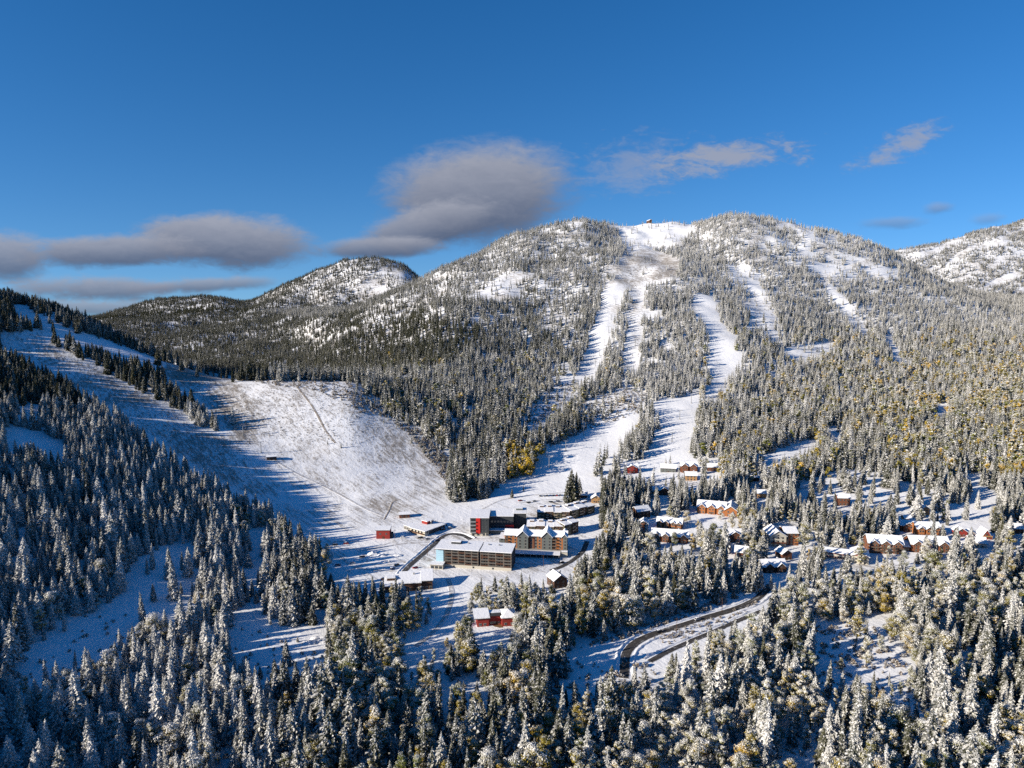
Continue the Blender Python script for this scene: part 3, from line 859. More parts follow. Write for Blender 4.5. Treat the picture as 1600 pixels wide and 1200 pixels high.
def dark_tower():
    b = Bld('dark_hotel', 'charcoal hotel block with tall bright red stripe on its front', (735, 838), (764, 838), 810, 24.0, 'hotel')
    W, H, D = b.w, b.h, b.d
    base = 3.2; st = (H - base) / 4
    b.wall(M_CHAR, 0, W, 0, D, base, H); b.wall(M_CREAM, 0.5, W - 0.5, 0.5, D, -3.5, base, 'ground_storey')
    b.wall(M_BRIGHTRED, W * 0.31, W * 0.53, -0.5, 0.0, base - 0.5, H + 0.3, 'red_stripe')
    for f in range(4):
        z = base + st * f
        b.balcony(0.2, W * 0.30, z, 1.4, 0.0, M_STEEL, M_STEEL); b.window(W * 0.15, z + 0.4, 2.0, 2.0, frame=M_CHAR)
        b.window(W * 0.66, z + 0.7, 1.2, 1.4, frame=M_GREY); b.window(W * 0.86, z + 0.7, 1.2, 1.4, frame=M_GREY)
        for j in range(4): b.window(D * (j + 0.5) / 4, z + 0.7, 1.4, 1.4, side='left', frame=M_GREY)
    for f in (0.15, 0.42, 0.72, 0.9): b.window(W * f, 0.4, 1.9, 2.2, 0.5, frame=M_CREAM)
    b.flat_roof(0, W, 0, D, H, 0.3, 0.4)
    # back wing to the right
    x0, x1, y0, y1, hz = W, W + 20.5, 12.0, 32.0, H * 0.86
    b.wall(M_CHAR, x0, x1, y0, y1, -3.5, hz, 'wing'); b.flat_roof(x0 + 0.4, x1, y0, y1, hz, 0.3, 0.45, tilt=0.03)
    b.wall(M_CHAR, x1, x1 + 11, y0 + 6, y1 + 6, -3.5, hz + 0.8, 'rear_wing'); b.flat_roof(x1 + 0.4, x1 + 11, y0 + 6, y1 + 6, hz + 0.8, 0.3, 0.45)
    for i in range(7): b.window(x0 + 2 + i * 2.7, hz * 0.62, 1.7, 1.5, y0, frame=M_GREY); 
    for i in range(7): b.window(x0 + 2 + i * 2.7, hz * 0.32, 1.7, 1.5, y0, frame=M_GREY)
    b.wall(M_BRIGHTRED, x1 - 7.0, x1 + 0.12, y0 - 0.5, y0 + 0.2, hz * 0.30, hz * 0.48, 'red_band')
    b.wall(M_GREY, x0, x1, y0 - 6.5, y0, -3.5, hz * 0.22, 'canopy_block'); b.flat_roof(x0 + 0.4, x1, y0 - 6.5, y0 - 0.7, hz * 0.22, 0.4, 0.4)
    u = b.box('plant_room', x1 + 2, x1 + 8, y0 + 14, y0 + 20, hz + 1.2, hz + 3.2, M_GREY); child('snow_load', box_mesh(5.8, 5.8, 0.35, M_SNOW), u, (0.1, 0.1, 2.0))
    p = b.world(x1, y1)
    TREE_CLEAR.append([(734, 838), (738, 792), (830, 790), (828, 830), (800, 838)])
dark_tower()

def gabled_apartments():
    b = Bld('apartment_block', 'orange and grey apartment block with steep snowy gables', (780, 862), (886, 866), 836, 14.0, 'apartments')
    W, H, D = b.w, b.h, b.d
    base = 3.6; st = (H - base) / 4
    b.wall(M_CONC, -0.5, W + 0.3, -2.5, D, -4, base, 'podium')
    segs = [(0.00, 0.08, M_GREY, 0, 0.7), (0.08, 0.27, M_ORANGE, 0.3, 1.0), (0.27, 0.43, M_GREY, -1.4, 1.0), (0.43, 0.52, M_BROWN, 0.3, 1.0), (0.52, 0.56, M_GREY, 0.6, 1.0), (0.56, 0.63, M_ORANGE, 0.0, 1.0),
            (0.63, 0.78, M_GREY, -1.4, 1.0), (0.78, 0.94, M_ORANGE, 0.0, 1.0), (0.94, 1.0, M_GREY, -0.6, 1.0)]
    for a, c, m, y, hf in segs:
        x0, x1 = W * a, W * c
        top = base + (H - base) * hf
        b.wall(m, x0, x1, y, D, base, top, 'facade')
        n = max(1, int((x1 - x0) / 3.2))
        for f in range(int(round(4 * hf))):
            z = base + st * f
            for i in range(n): b.window(x0 + (x1 - x0) * (i + 0.5) / n, z + 0.75, 1.3, 1.4, y, frame=M_CREAM if m is not M_GREY else M_TRIM)
            if m is M_ORANGE and n > 1: b.balcony(x0 + 0.3, x0 + (x1 - x0) / n - 0.3, z, 1.3, y, M_UMBER, M_TRIM)
    b.gable(W * 0.08, W, 0.3, D, H, 2.6, 'x', 0.6, M_GREY)
    for a, c in ((0.27, 0.43), (0.63, 0.78)): b.gable(W * a, W * c, -1.4, D, H, 4.2, 'y', 0.7, M_GREY, name='steep_gable')
    b.gable(W * 0.92, W, -0.6, D, H, 2.2, 'y', 0.5, M_GREY, name='end_gable')
    b.flat_roof(0, W * 0.08, 0, D, base + (H - base) * 0.7, 0.3, 0.4)
    # parking deck in front with a snowy roof
    b.wall(M_CONC, W * 0.22, W * 0.90, -11.0, -2.6, -4, 0.4, 'parking_wall'); b.flat_roof(W * 0.22, W * 0.90, -11.0, -3.3, 2.6, 0.4, 0.4)
    for i in range(9): b.box('column', W * (0.23 + 0.082 * i), W * (0.23 + 0.082 * i) + 0.4, -10.8, -10.4, 0.4, 2.6, M_CONC)
    b.wall(M_CREAM, W * 0.92, W + 0.5, -6, -2.6, -4, 3.4, 'stair_block'); b.flat_roof(W * 0.92, W + 0.5, -6, -2.9, 3.4, 0.1, 0.35)
    for f in range(4):
        for j in range(2): b.window(D * (j + 0.5) / 2, base + st * f + 0.7, 1.2, 1.3, side='right')
gabled_apartments()

def terrace(name, label, left, right, ytop, depth, n, wallm, rows=3, tilt=0.12, step=0.5):
    b = Bld(name, label, left, right, ytop, depth, 'row house')
    seg = b.w / n; st = b.h / rows
    for i in range(n):
        x0, x1 = seg * i, seg * (i + 1); dz = step * (i % 2)
        b.wall(wallm if i % 2 else M_OLIVE, x0, x1, 0.4 * (i % 2), depth, -3.5, b.h + dz, 'house_unit')
        b.flat_roof(x0 + 0.5, x1 - 0.1, 0.4 * (i % 2), depth, b.h + dz, 0.35, 0.5, M_UMBER, tilt)
        for r in range(rows):
            for f in (0.28, 0.72): b.window(x0 + seg * f, 0.7 + st * r, 1.5, min(1.5, st * 0.55), 0.4 * (i % 2))
            if r: b.balcony(x0 + 0.5, x0 + seg * 0.5, st * r, 1.3, 0.4 * (i % 2), M_TRIM, M_UMBER)
        c = b.box('roof_monitor', x0 + seg * 0.35, x1 - seg * 0.2, depth * 0.66, depth * 0.86, b.h + dz + depth * 0.6 * tilt, b.h + dz + depth * 0.66 * tilt + 2.1, M_UMBER)
        child('snow_load', box_mesh(seg * 0.45 + 0.5, depth * 0.2 + 0.5, 0.4, M_SNOW), c, (-0.25, -0.25, depth * 0.06 * tilt + 2.1))
    return b
terrace('row_house', 'olive row houses with stepped snowy roofs nearest the ski run', (839, 813), (890, 813), 801, 15.0, 4, M_UMBER, 3)
terrace('row_house', 'angled end of the upper row houses beside tall conifers', (892, 812), (929, 801), 799, 13.0, 3, M_UMBER, 3)
terrace('row_house', 'snow-roofed row houses directly behind the orange apartment block', (822, 836), (880, 837), 823, 12.0, 4, M_UMBER, 3)
terrace('row_house', 'short angled row of houses right of the orange gables', (882, 838), (904, 832), 822, 11.0, 2, M_UMBER, 3)

def day_lodge():
    b = Bld('day_lodge', 'day lodge with cream front, red upper block and shade-darkened long side', (640, 831), (664, 838), 825, 25.0, 'lodge')
    W, H, D = b.w, b.h, b.d
    b.wall(M_CREAM, 0, W, 0, 5.0); b.wall(M_CHAR, 0.3, W - 0.05, 5.0, D, -3.5, H - 0.1, 'hall')  # charcoal hall: the shade of the long side is put into its colour
    b.flat_roof(0, W, 0, D, H, 0.6, 0.5)
    r = b.box('upper_block', 1.0, 7.5, 14, 21, H + 0.3, H + 3.4, M_RED); child('snow_load', box_mesh(6.9, 7.4, 0.4, M_SNOW), r, (-0.2, -0.2, 3.1))
    b.chimney(8.5, 17, H + 0.5, 3.0)
    for f in (0.2, 0.4, 0.6, 0.8): b.window(W * f, H * 0.52, 1.6, 1.5); b.window(W * f, 0.6, 1.6, 1.5)
    for j in range(7): b.window(3 + j * 4, H * 0.5, 1.6, 1.6, side='right', frame=M_GREY)
    b.balcony(0.2, W - 0.2, H * 0.45, 2.4, 0, M_UMBER, M_TAN)
    b.wall(M_CONC, -9.0, -0.3, 2.0, 11.0, -3.5, 3.2, 'annex'); b.flat_roof(-9.0, -0.7, 2.0, 11.0, 3.2, 0.3, 0.45)
    for i in range(3): b.window(-7.5 + 2.6 * i, 0.8, 1.6, 1.4, 2.0)
    for i in range(5):
        q = b.box('vent_stack', 3 + 2.2 * i, 3.5 + 2.2 * i, 24, 24.5, H + 0.6, H + 1.8, M_STEEL)
day_lodge()
def red_shed():
    b = Bld('red_shed', 'boxy red shed alone at the foot of the ski slope', (588, 842), (609, 842), 829, 9.0, 'shed')
    b.wall(M_RED); b.flat_roof(0, b.w, 0, b.d, b.h, 0.5, 0.4, tilt=0.05)
    b.window(b.w * 0.3, b.h * 0.5, 1.3, 1.2); b.window(b.w * 0.75, b.h * 0.5, 1.3, 1.2)
    b.box('door', b.w * 0.45, b.w * 0.6, -0.1, 0.05, 0, 2.2, M_UMBER)
    b.box('lean_to', b.w, b.w + 2.2, 2, 7, -3, b.h * 0.55, M_CHAR)
red_shed()
chalet('ticket_hut', 'small brown hut with wide snowy roof below the ski bowl', (624, 810), (640, 809), 804.5, 7.0, M_BROWN, chim=False, rise=0.9, group=None, cat='hut')

def lower_lodge():
    b = Bld('low_lodge', 'low lodge with broad snowy roofs in front of the long hotel', (600, 925), (676, 922), 914, 13.0, 'lodge', clear=False)
    W, H = b.w, b.h
    for i, (a, c, y, dz) in enumerate(((0.0, 0.30, -1.5, -1.0), (0.30, 0.76, 0.0, 0.0), (0.76, 1.0, 1.5, 0.7))):
        b.wall(M_UMBER, W * a, W * c, y, b.d + y, -3.5, H + dz, 'wing'); b.flat_roof(W * a + 0.4, W * c, y, b.d + y, H + dz, 0.6, 0.5, tilt=0.22)
        n = 3
        for j in range(n): b.window(W * (a + (c - a) * (j + 0.5) / n), 0.8, 1.6, 1.5, y)
    m = b.box('roof_monitor', W * 0.06, W * 0.22, 4, 9, H + 0.5, H + 3.0, M_UMBER); child('snow_load', box_mesh(W * 0.16 + 0.6, 5.6, 0.5, M_SNOW), m, (-0.3, -0.3, 2.5))
    b.chimney(W * 0.6, 9, H + 2, 2.5)
lower_lodge()

def red_house():
    b = Bld('red_house', 'red house with angled snowy roofs among the foreground trees', (746, 981), (806, 977), 968, 10.0, 'house')
    W, H = b.w, b.h
    b.wall(M_RED, 0, W * 0.30, 1, b.d, -3, H, 'left_wing'); b.wall(M_RED, W * 0.30, W * 0.64, 2.5, b.d, -3, H + 0.6, 'middle'); b.wall(M_RED, W * 0.64, W, -0.5, b.d + 1, -3, H, 'right_wing')
    b.flat_roof(-1.2, W * 0.30, 1, b.d, H - 0.2, 0.8, 0.45, tilt=0.18)
    r = b.box('middle_roof', W * 0.29, W * 0.65, 1.8, b.d + 0.6, H + 0.6, H + 0.95, M_ROOFDARK)
    child('snow_load', box_mesh(W * 0.34, 4.5, 0.2, M_SNOW), r, (0.3, 3.8, 0.35))
    x0, x1, y0, y1 = W * 0.64 - 0.8, W + 0.8, -1.3, b.d + 1.8
    cx, cy_ = (x0 + x1) / 2, (y0 + y1) / 2
    vs = [(x0, y0, H), (x1, y0, H), (x1, y1, H), (x0, y1, H), (cx, cy_, H + 3.0)]
    rr = mesh_obj('hip_roof', vs, [(0, 3, 2, 1), (0, 1, 4), (1, 2, 4), (2, 3, 4), (3, 0, 4)], M_ROOFDARK, b.root)
    vs2 = [(x, y, z + 0.42) for x, y, z in vs]
    mesh_obj('snow_load', [(x * .998, y * .998, z + 0.1) for x, y, z in vs] + vs2, [(5, 6, 9), (6, 7, 9), (7, 8, 9), (8, 5, 9), (0, 1, 6, 5), (1, 2, 7, 6), (2, 3, 8, 7), (3, 0, 5, 8)], M_SNOW, rr)
    for f, y in ((0.08, 1), (0.2, 1), (0.38, 2.5), (0.47, 2.5), (0.57, 2.5), (0.73, -0.5), (0.9, -0.5)): b.window(W * f, 0.8, 1.5, 1.3, y, frame=M_CREAM)
    b.chimney(cx + 1, cy_ + 1, H + 1.8, 2.4)
    for k in (0.5, 1.0, 1.6, 2.2, 2.8):        # added gap in the trees sunward, so sun reaches the red walls
        for f in (0.1, 0.5, 0.9):
            p = b.world(W * f, 0); FOOTPRINTS.append((p.x + to_sun.x * 9 * k, p.y + to_sun.y * 9 * k, 6.5))
    b.box('deck', W * 0.28, W * 0.66, -2.0, 2.4, -0.2, 0.1, M_TAN)
    b.box('door', W * 0.5, W * 0.5 + 1.0, 2.4, 2.55, 0.1, 2.2, M_UMBER)
red_house()

C = chalet
C('gabled_house', 'dark gabled house with blue-shaded roof by the bend of the road', (866, 921), (886, 917), 908, 11.0, M_UMBER, axis='y', rows=2, clear=True)
C('cabin', 'tan gable-fronted cabin above the row houses', (924, 786), (939, 786), 779, 8.0, M_TAN, axis='y', chim=False, cat='cabin')
C('cabin', 'dark low cabin beside the tall conifers near the ski run', (903, 778), (917, 778), 773.5, 7.0, M_UMBER, chim=False, cat='cabin')
C('red_chalet', 'small red chalet at the edge of the upper snowfield', (978, 739), (997, 739), 730, 9.0, M_RED, gables=1, rows=2)
C('grey_chalet', 'grey chalet with flat snowy roof right of the red chalet', (1032, 738), (1056, 738), 731, 10.0, M_GREY, rows=2)
C('brown_chalet', 'reddish brown chalet with two gables under the forest edge', (1063, 738), (1090, 738), 728, 10.0, M_BROWN, gables=2, rows=2)
C('tan_chalet', 'tan chalet just below the reddish brown two-gabled chalet', (1071, 751), (1089, 751), 743, 9.0, M_TAN, rows=2)
C('snowy_cabin', 'half-buried cabin at the right end of the upper chalets', (1105, 736), (1122, 736), 730, 9.0, M_BROWN)
C('hill_cabin', 'small white-roofed cabin hidden among conifers above the lodges', (1014, 772), (1029, 772), 766, 8.0, M_UMBER, chim=False)
C('hill_cabin', 'dark cabin with steep roof between tall conifers', (1030, 774), (1046, 774), 767, 8.0, M_UMBER, axis='y', chim=False)
def orange_lodge():
    b = C('orange_lodge', 'long orange lodge with dormers under a smooth snowy roof', (1089, 801), (1134, 805), 791, 13.0, M_ORANGE, gables=3, rows=2, cat='lodge')
    W, H = b.w, b.h
    b.wall(M_ORANGE, W - 1.0, W + 9.5, -3.5, 16, -3.5, H - 0.2, 'end_wing'); b.gable(W - 1.0, W + 9.5, -3.5, 16, H - 0.2, 3.6, 'y', 0.7, M_ORANGE, name='end_gable')
    for r in (0.7, 3.6):
        for f in (0.3, 0.7): b.window(W - 1 + 10.5 * f, r, 1.3, 1.4, -3.5)
    TREE_CLEAR.append([(1130, 810), (1130, 784), (1156, 790), (1154, 812)])
orange_lodge()
C('gabled_row', 'brown row house with four snowy gables above dense conifers', (1018, 845), (1075, 849), 836, 12.0, M_BROWN, gables=4, rows=2, cat='row house')
C('orange_row', 'short orange row house behind the four-gabled row', (1026, 824), (1046, 826), 815, 9.0, M_ORANGE, gables=2, rows=2, cat='row house')
C('orange_row', 'second short orange row house nearer the clearing', (1048, 826), (1065, 828), 817, 9.0, M_ORANGE, gables=2, rows=2, cat='row house')
C('brown_house', 'tall dark brown house left of the orange row houses', (998, 835), (1012, 836), 818, 9.0, M_BROWN, axis='y', rows=3)
C('dark_house', 'dark house with tilted snowy roof by the left conifers', (996, 812), (1016, 808), 800, 10.0, M_UMBER, rows=2)
C('brown_house', 'brown house with two white roofs among the central conifers', (1136, 847), (1160, 846), 836, 10.0, M_BROWN, gables=1, rows=2)
C('low_house', 'low house with shaded roof below the two white roofs', (1148, 872), (1168, 874), 862, 10.0, M_BROWN)
def big_lodge():
    b = C('cream_lodge', 'large cream and brown lodge with a broad front gable', (1203, 854), (1228, 854), 838, 18.0, M_CREAM, axis='y', rows=3, cat='lodge', cols=3)
    W, H = b.w, b.h
    b.wall(M_BROWN, W + 0.1, W + 10.5, 3.0, 20.0, -3.5, H + 1.5, 'side_block'); b.gable(W + 0.1, W + 10.5, 3.0, 20.0, H + 1.5, 2.6, 'x', 0.6, M_BROWN, name='side_roof')
    for r in range(4):
        for f in (0.2, 0.5, 0.8): b.window(W + 10.5 * f, 0.8 + (H + 1) / 4 * r, 1.3, 1.5, 3.0)
        b.balcony(W + 7.2, W + 10.3, (H + 1) / 4 * r, 1.3, 3.0, M_ORANGE, M_ORANGE)
    b.balcony(0.5, W - 0.5, H * 0.36, 1.8, 0, M_BROWN, M_BROWN)
    TREE_CLEAR.append([(1200, 856), (1200, 818), (1252, 818), (1252, 860)])
big_lodge()
C('annex', 'small snow-buried annex in front of the cream lodge', (1222, 876), (1237, 874), 866, 9.0, M_BROWN, axis='y', chim=False)
C('low_house', 'wide low house under deep snow below the cream lodge', (1192, 895), (1229, 893), 886, 11.0, M_UMBER, gables=2)
def motel():
    b = Bld('roadside_inn', 'long low cream and red inn with shallow roof', (1289, 872), (1330, 876), 862, 11.0, 'inn')
    W, H = b.w, b.h
    b.wall(M_CREAM, z1=H); b.wall(M_RED, -0.05, W, -0.15, 0.05, H - 1.0, H, 'red_fascia'); b.gable(0, W, 0, b.d, H, 1.6, 'x', 0.9, M_RED)
    b.windows(9, 1, z0=0.9, z1=H, h_=1.3, w=1.3, frame=M_RED)
    b.wall(M_CREAM, W, W + 11.5, -4.5, 11, -3.5, H + 1.2, 'gabled_wing'); b.gable(W, W + 11.5, -4.5, 11, H + 1.2, 2.6, 'y', 0.9, M_RED, name='wing_roof')
    for r in (0.7, 3.3):
        for f in (0.25, 0.55, 0.8): b.window(W + 11.5 * f, r, 1.3, 1.3, -4.5, frame=M_TRIM)
    TREE_CLEAR.append([(1326, 880), (1326, 853), (1356, 855), (1356, 880)])
motel()
C('gabled_lodge', 'big brown lodge with three gables and snowy long balcony', (1356, 863), (1411, 865), 848, 14.0, M_BROWN, gables=3, rows=3, balc=True, cat='lodge')
C('gabled_lodge', 'second big brown lodge right of the one with the long balcony', (1423, 862), (1484, 863), 850, 14.0, M_BROWN, gables=3, rows=3, cat='lodge')
C('link_building', 'low link with snowy roof between the two brown lodges', (1412, 861), (1422, 861), 854, 9.0, M_BROWN, chim=False, side_cols=1, cat='link')
C('tower_cabin', 'small square brown cabin uppermost of the chalet cluster', (1413, 817), (1424, 817), 810, 6.0, M_TAN, chim=False)
C('brown_chalet', 'brown chalet under the small square cabin', (1407, 830), (1431, 831), 821, 10.0, M_BROWN, gables=1, rows=2)
C('orange_chalet', 'orange-brown chalet with three snowy roof slopes behind brown lodges', (1432, 838), (1470, 838), 826, 12.0, M_ORANGE, gables=3, rows=2)
C('yellow_cabin', 'tall yellow timber cabin by a lone conifer on the snow', (1440, 805), (1452, 805), 795, 6.0, M_TAN, axis='y', rows=2, chim=False)
C('red_cabin', 'red cabin leftmost of the red cabins', (1494, 839), (1511, 839), 831, 8.0, M_RED, axis='y', chim=False)
C('red_cabin', 'little red cabin between the two larger red cabins', (1513, 838), (1522, 838), 833, 6.0, M_BRIGHTRED, axis='y', chim=False)
def a_frame():
    b = Bld('a_frame_cabin', 'red A-frame cabin with roof reaching the snow', (1532, 843), (1551, 843), 839, 10.0, 'cabin')
    b.wall(M_RED, 0.6, b.w - 0.6, 0.2, b.d - 0.2, -3, 1.0); b.gable(0, b.w, 0, b.d, 0.6, 7.0, 'y', 0.3, M_RED)
    b.window(b.w * 0.5, 3.2, 1.4, 1.5); b.window(b.w * 0.3, 0.9, 1.2, 1.4); b.window(b.w * 0.7, 0.9, 1.2, 1.4)
    b.balcony(0.8, b.w - 0.8, 2.6, 1.6, 0.0, M_TAN, M_TAN)
    TREE_CLEAR.append([(1530, 845), (1530, 826), (1552, 826), (1552, 845)])
a_frame()
C('cream_house', 'cream house with low snowy roof below the red cabins', (1513, 855), (1541, 857), 847, 10.0, M_CREAM, chim=False)
C('edge_cabin', 'brown cabin at the right edge of the village', (1580, 834), (1599, 834), 826, 9.0, M_BROWN)
C('dark_house', 'narrow dark reddish-brown house by the upper snowy road', (1309, 790), (1328, 790), 778, 8.0, M_BROWN, rows=2)
C('forest_cabin', 'pale cabin in the trees above the cream lodge', (1180, 778), (1197, 778), 771, 8.0, M_TAN, chim=False)
C('forest_cabin', 'small dark cabin in the forest above the orange lodge', (1172, 752), (1186, 752), 746, 8.0, M_UMBER, chim=False)
C('lift_hut', 'small lift hut with snowy roof on the shaded slope edge', (417, 719), (432, 719), 714.5, 6.0, M_UMBER, chim=False, rise=0.8, cat='hut')
C('summit_hut', 'tiny hut on the summit of the ski mountain', (1010, 349), (1015, 349), 345.5, 7.0, M_UMBER, chim=False, cat='hut', clear=False)

# ------------------------------------------------------------------ planting
def vnoise(x, y, scale, seed):
    """smooth value noise, vectorised"""
    r_ = np.random.default_rng(seed); tab = r_.random((256, 256))
    x, y = np.asarray(x) * scale + 1000.3, np.asarray(y) * scale + 1000.7
    xi, yi = np.floor(x).astype(int), np.floor(y).astype(int)
    fx, fy = x - xi, y - yi
    fx, fy = fx * fx * (3 - 2 * fx), fy * fy * (3 - 2 * fy)
    a = tab[xi % 256, yi % 256]; b = tab[(xi + 1) % 256, yi % 256]; c = tab[xi % 256, (yi + 1) % 256]; d = tab[(xi + 1) % 256, (yi + 1) % 256]
    return (a * (1 - fx) + b * fx) * (1 - fy) + (c * (1 - fx) + d * fx) * fy

LONE = [(893, 785, 52), (900, 781, 44), (886, 787, 36), (905, 776, 30), (936, 740, 46), (930, 744, 36), (943, 727, 34), (948, 716, 26), (940, 752, 24), (800, 778, 15), (818, 768, 12), (448, 1040, 46), (465, 1003, 10),
        (1047, 726, 17), (1040, 727, 14), (533, 700, 10), (512, 694, 7), (978, 742, 22), (1060, 748, 24), (1020, 752, 26), (1000, 748, 22), (275, 915, 30), (262, 905, 26), (283, 930, 22), (240, 940, 30), (1160, 905, 46), (1150, 912, 54), (1170, 916, 40)]
_r = random.Random(21)
LONE += [(560 + 142 * t + _r.uniform(-12, 10), 612 + 112 * t + _r.uniform(-10, 14), _r.uniform(7, 17)) for t in [_r.random() for _ in range(46)]]
def plant():
    # candidates: an even sprinkle over every patch of ground in or near the view
    Q = [TX[:-1, :-1], TX[:-1, 1:], TX[1:, 1:], TX[1:, :-1]]; W = [TY[:-1, :-1], TY[:-1, 1:], TY[1:, 1:], TY[1:, :-1]]; H_ = [TZ[:-1, :-1], TZ[:-1, 1:], TZ[1:, 1:], TZ[1:, :-1]]
    area = 0.5 * np.abs((Q[2] - Q[0]) * (W[3] - W[1]) - (Q[3] - Q[1]) * (W[2] - W[0]))
    yc = sum(W) / 4
    # hidden ground needs no trees: compare with the steepest sight line so far in each column
    t = (TZ + 24 - CAM_Z) / TY
    run = np.maximum.accumulate((TZ - CAM_Z) / TY, axis=0)
    shown = (t >= run - 0.012)[1:, 1:]
    pxc = (PXS[:-1] + PXS[1:])[None, :] / 2
    inview = (pxc > -60) & (pxc < 1660) & (yc > 235) & (yc < 3400)
    shade_only = (pxc > -520) & (pxc <= -60) & (yc > 250) & (yc < 1250)
    dens = np.interp(yc, [250, 700, 1100, 1500, 2300, 2900], [1 / 27, 1 / 28, 1 / 34, 1 / 40, 1 / 42, 1 / 60])
    lam = area * dens * np.where(inview & shown, 1.0, np.where(shade_only, 0.55, 0.0))
    cnt = rng.poisson(lam)
    r_, c_ = np.nonzero(cnt); rep = cnt[r_, c_]
    r_, c_ = np.repeat(r_, rep), np.repeat(c_, rep)
    a, b = rng.random(len(r_)), rng.random(len(r_))
    def bil(G): return (G[r_, c_] * (1 - a) + G[r_ + 1, c_] * a) * (1 - b) + (G[r_, c_ + 1] * (1 - a) + G[r_ + 1, c_ + 1] * a) * b
    x, y, z = bil(TX), bil(TY), bil(TZ)
    n = len(x)
    px, py = project(x, y, z)
    # ---- what grows where
    big = vnoise(x, y, 1 / 140.0, 1); mid = vnoise(x, y, 1 / 48.0, 2); fine = vnoise(x, y, 1 / 17.0, 3)
    mount = y > 1330
    hgt = np.where(y < 600, np.where(rng.random(n) < 0.22, rng.normal(13, 3.0, n), rng.normal(21.0, 5.0, n)), np.where(y < 1000, rng.normal(19, 4, n), np.where(y < 1500, rng.normal(16, 3.2, n), rng.normal(12.5, 2.6, n))))
    hgt = np.clip(hgt, 6.5, 37)
    left = (x < -0.0) & (px < 440) & (y < 1120)
    hgt = np.where(left, hgt * 0.92, hgt)
    ph = FPX * hgt / y                      # height in picture pixels
    keep = np.ones(n, bool)
    lone_roll = rng.random(n)
    jit = FPX * np.where(y < 720, 3.0, 5.0) / y; j1 = vnoise(x, y, 1 / 9.0, 8); j2 = vnoise(x, y, 1 / 11.0, 9)
    jx, jy = jit * (j1 - 0.5) * 2.0, jit * (j2 - 0.5) * 0.8      # ragged forest edges
    for f in (0.0, 0.38, 0.72):
        io, lone, _ = open_at(px + jx, py - ph * f + jy)
        keep &= ~io | (lone_roll < lone * 0.6)
    for f in (0.2, 0.55, 0.9):
        for k in STRICT: keep &= ~inside(OPEN[k][0], px, py - ph * f) | (lone_roll < OPEN[k][2] * 0.6)
    for f in (0.0, 0.2, 0.4, 0.6, 0.8, 0.95):
        for poly in TREE_CLEAR: keep &= ~inside(poly, px, py - ph * f) | ((px > 960) & (lone_roll > 0.93))
    for (bx, by, rad) in FOOTPRINTS: keep &= (x - bx) ** 2 + (y - by) ** 2 > rad * rad
    # glades: the upper mountain and the far hills are open and patchy
    up = np.clip((470 - py) / 110, 0, 1) * mount
    glade = np.where(y > 1650, 0.34 * mid + 0.30 * big + 0.36 * fine, 0.55 * mid + 0.45 * big + 0.22 * (fine - 0.5))
    wall = (py > 425) & (py < 545) & (px > 560) & (px < 900) & mount       # thin forest on the left flank
    thr = 0.27 + 0.16 * up + 0.10 * wall
    keep &= ~(mount & (glade < thr) & (rng.random(n) > 0.13))
    thin = mount & wall; keep &= ~(thin & (rng.random(n) < 0.30))
    farhill = y > 2450
    keep &= ~(farhill & (px < 700) & (glade < 0.25) & (rng.random(n) > 0.12))
    stripes = np.sin((px + (py - 380) * 2.4) * 0.085 + 3 * big) + 1.6 * (mid - 0.5)
    keep &= ~(farhill & (px > 1380) & (stripes > 0.75) & (rng.random(n) > 0.05))
    keep &= ~((y < 1330) & (y > 250) & (glade < 0.17))
    keep &= ~((y < 620) & (px > 1150) & (glade < 0.27) & (rng.random(n) > 0.25))
    # avoid trees grown into each other near the camera
    order = np.argsort(y); near = order[(y[order] < 700) & keep[order]]
    cells = {}
    for i in near:
        key = (int(x[i] // 4.2), int(y[i] // 4.2)); bad = False
        for dx in (-1, 0, 1):
            for dy in (-1, 0, 1):
                for j in cells.get((key[0] + dx, key[1] + dy), ()):
                    if (x[i] - x[j]) ** 2 + (y[i] - y[j]) ** 2 < 13.0: bad = True
        if bad: keep[i] = False
        else: cells.setdefault(key, []).append(i)
    # lone trees that stand out on the snow
    for (a, b_, hp) in LONE:
        g = ground_px(a, b_)
        k = len(x)
        x, y, z = np.append(x, g.x), np.append(y, g.y), np.append(z, g.z)
        px, py = np.append(px, a), np.append(py, b_)
        hh = hp * g.y / FPX / 0.94; hgt = np.append(hgt, hh); ph = np.append(ph, hp)
        keep = np.append(keep, True)
        big, mid, fine = np.append(big, .5), np.append(mid, .2), np.append(fine, .2)
        up, left = np.append(up, 0.0), np.append(left, False)
    n = len(x)
    # broadleaf share
    pb = np.zeros(n)
    rs = (px > 1080) & (py > 520) & (py < 760) & (y < 1500)
    pb[rs] = 0.09 + 0.34 * np.clip((px[rs] - 1150) / 350, 0, 1) * np.clip((py[rs] - 520) / 80, 0, 1)
    pb[(y < 640) & (px > 500)] = 0.30
    pb[(y < 470) & (px > 520)] = 0.48
    pb[(y < 470) & (px > 1150)] = 0.55
    pb[(y < 480) & (px <= 520)] = 0.18
    pb[(px > 370) & (px < 520) & (py > 760) & (py < 870)] = 0.30
    pb[(px > 790) & (px < 845) & (py > 705) & (py < 770)] = 0.42
    pb[(px > 600) & (px < 1000) & (py > 560) & (py < 690)] = 0.09
    pb = pb * (0.15 + 1.7 * mid * (0.5 + fine))
    leafy = rng.random(n) < pb
    leafy[-len(LONE):] = False
    hgt = np.where(leafy, hgt * np.where(y < 700, 0.72, 0.78), hgt)
    # snow on the boughs and the turn of the leaves
    snow = 0.50 + rng.normal(0, 0.10, n) + 0.10 * (mid - 0.5)
    snow += 0.085 * (px > 950) * (y < 2400)
    snow += 0.07 * up
    snow += 0.07 * (y > 1000) * (y < 2450)
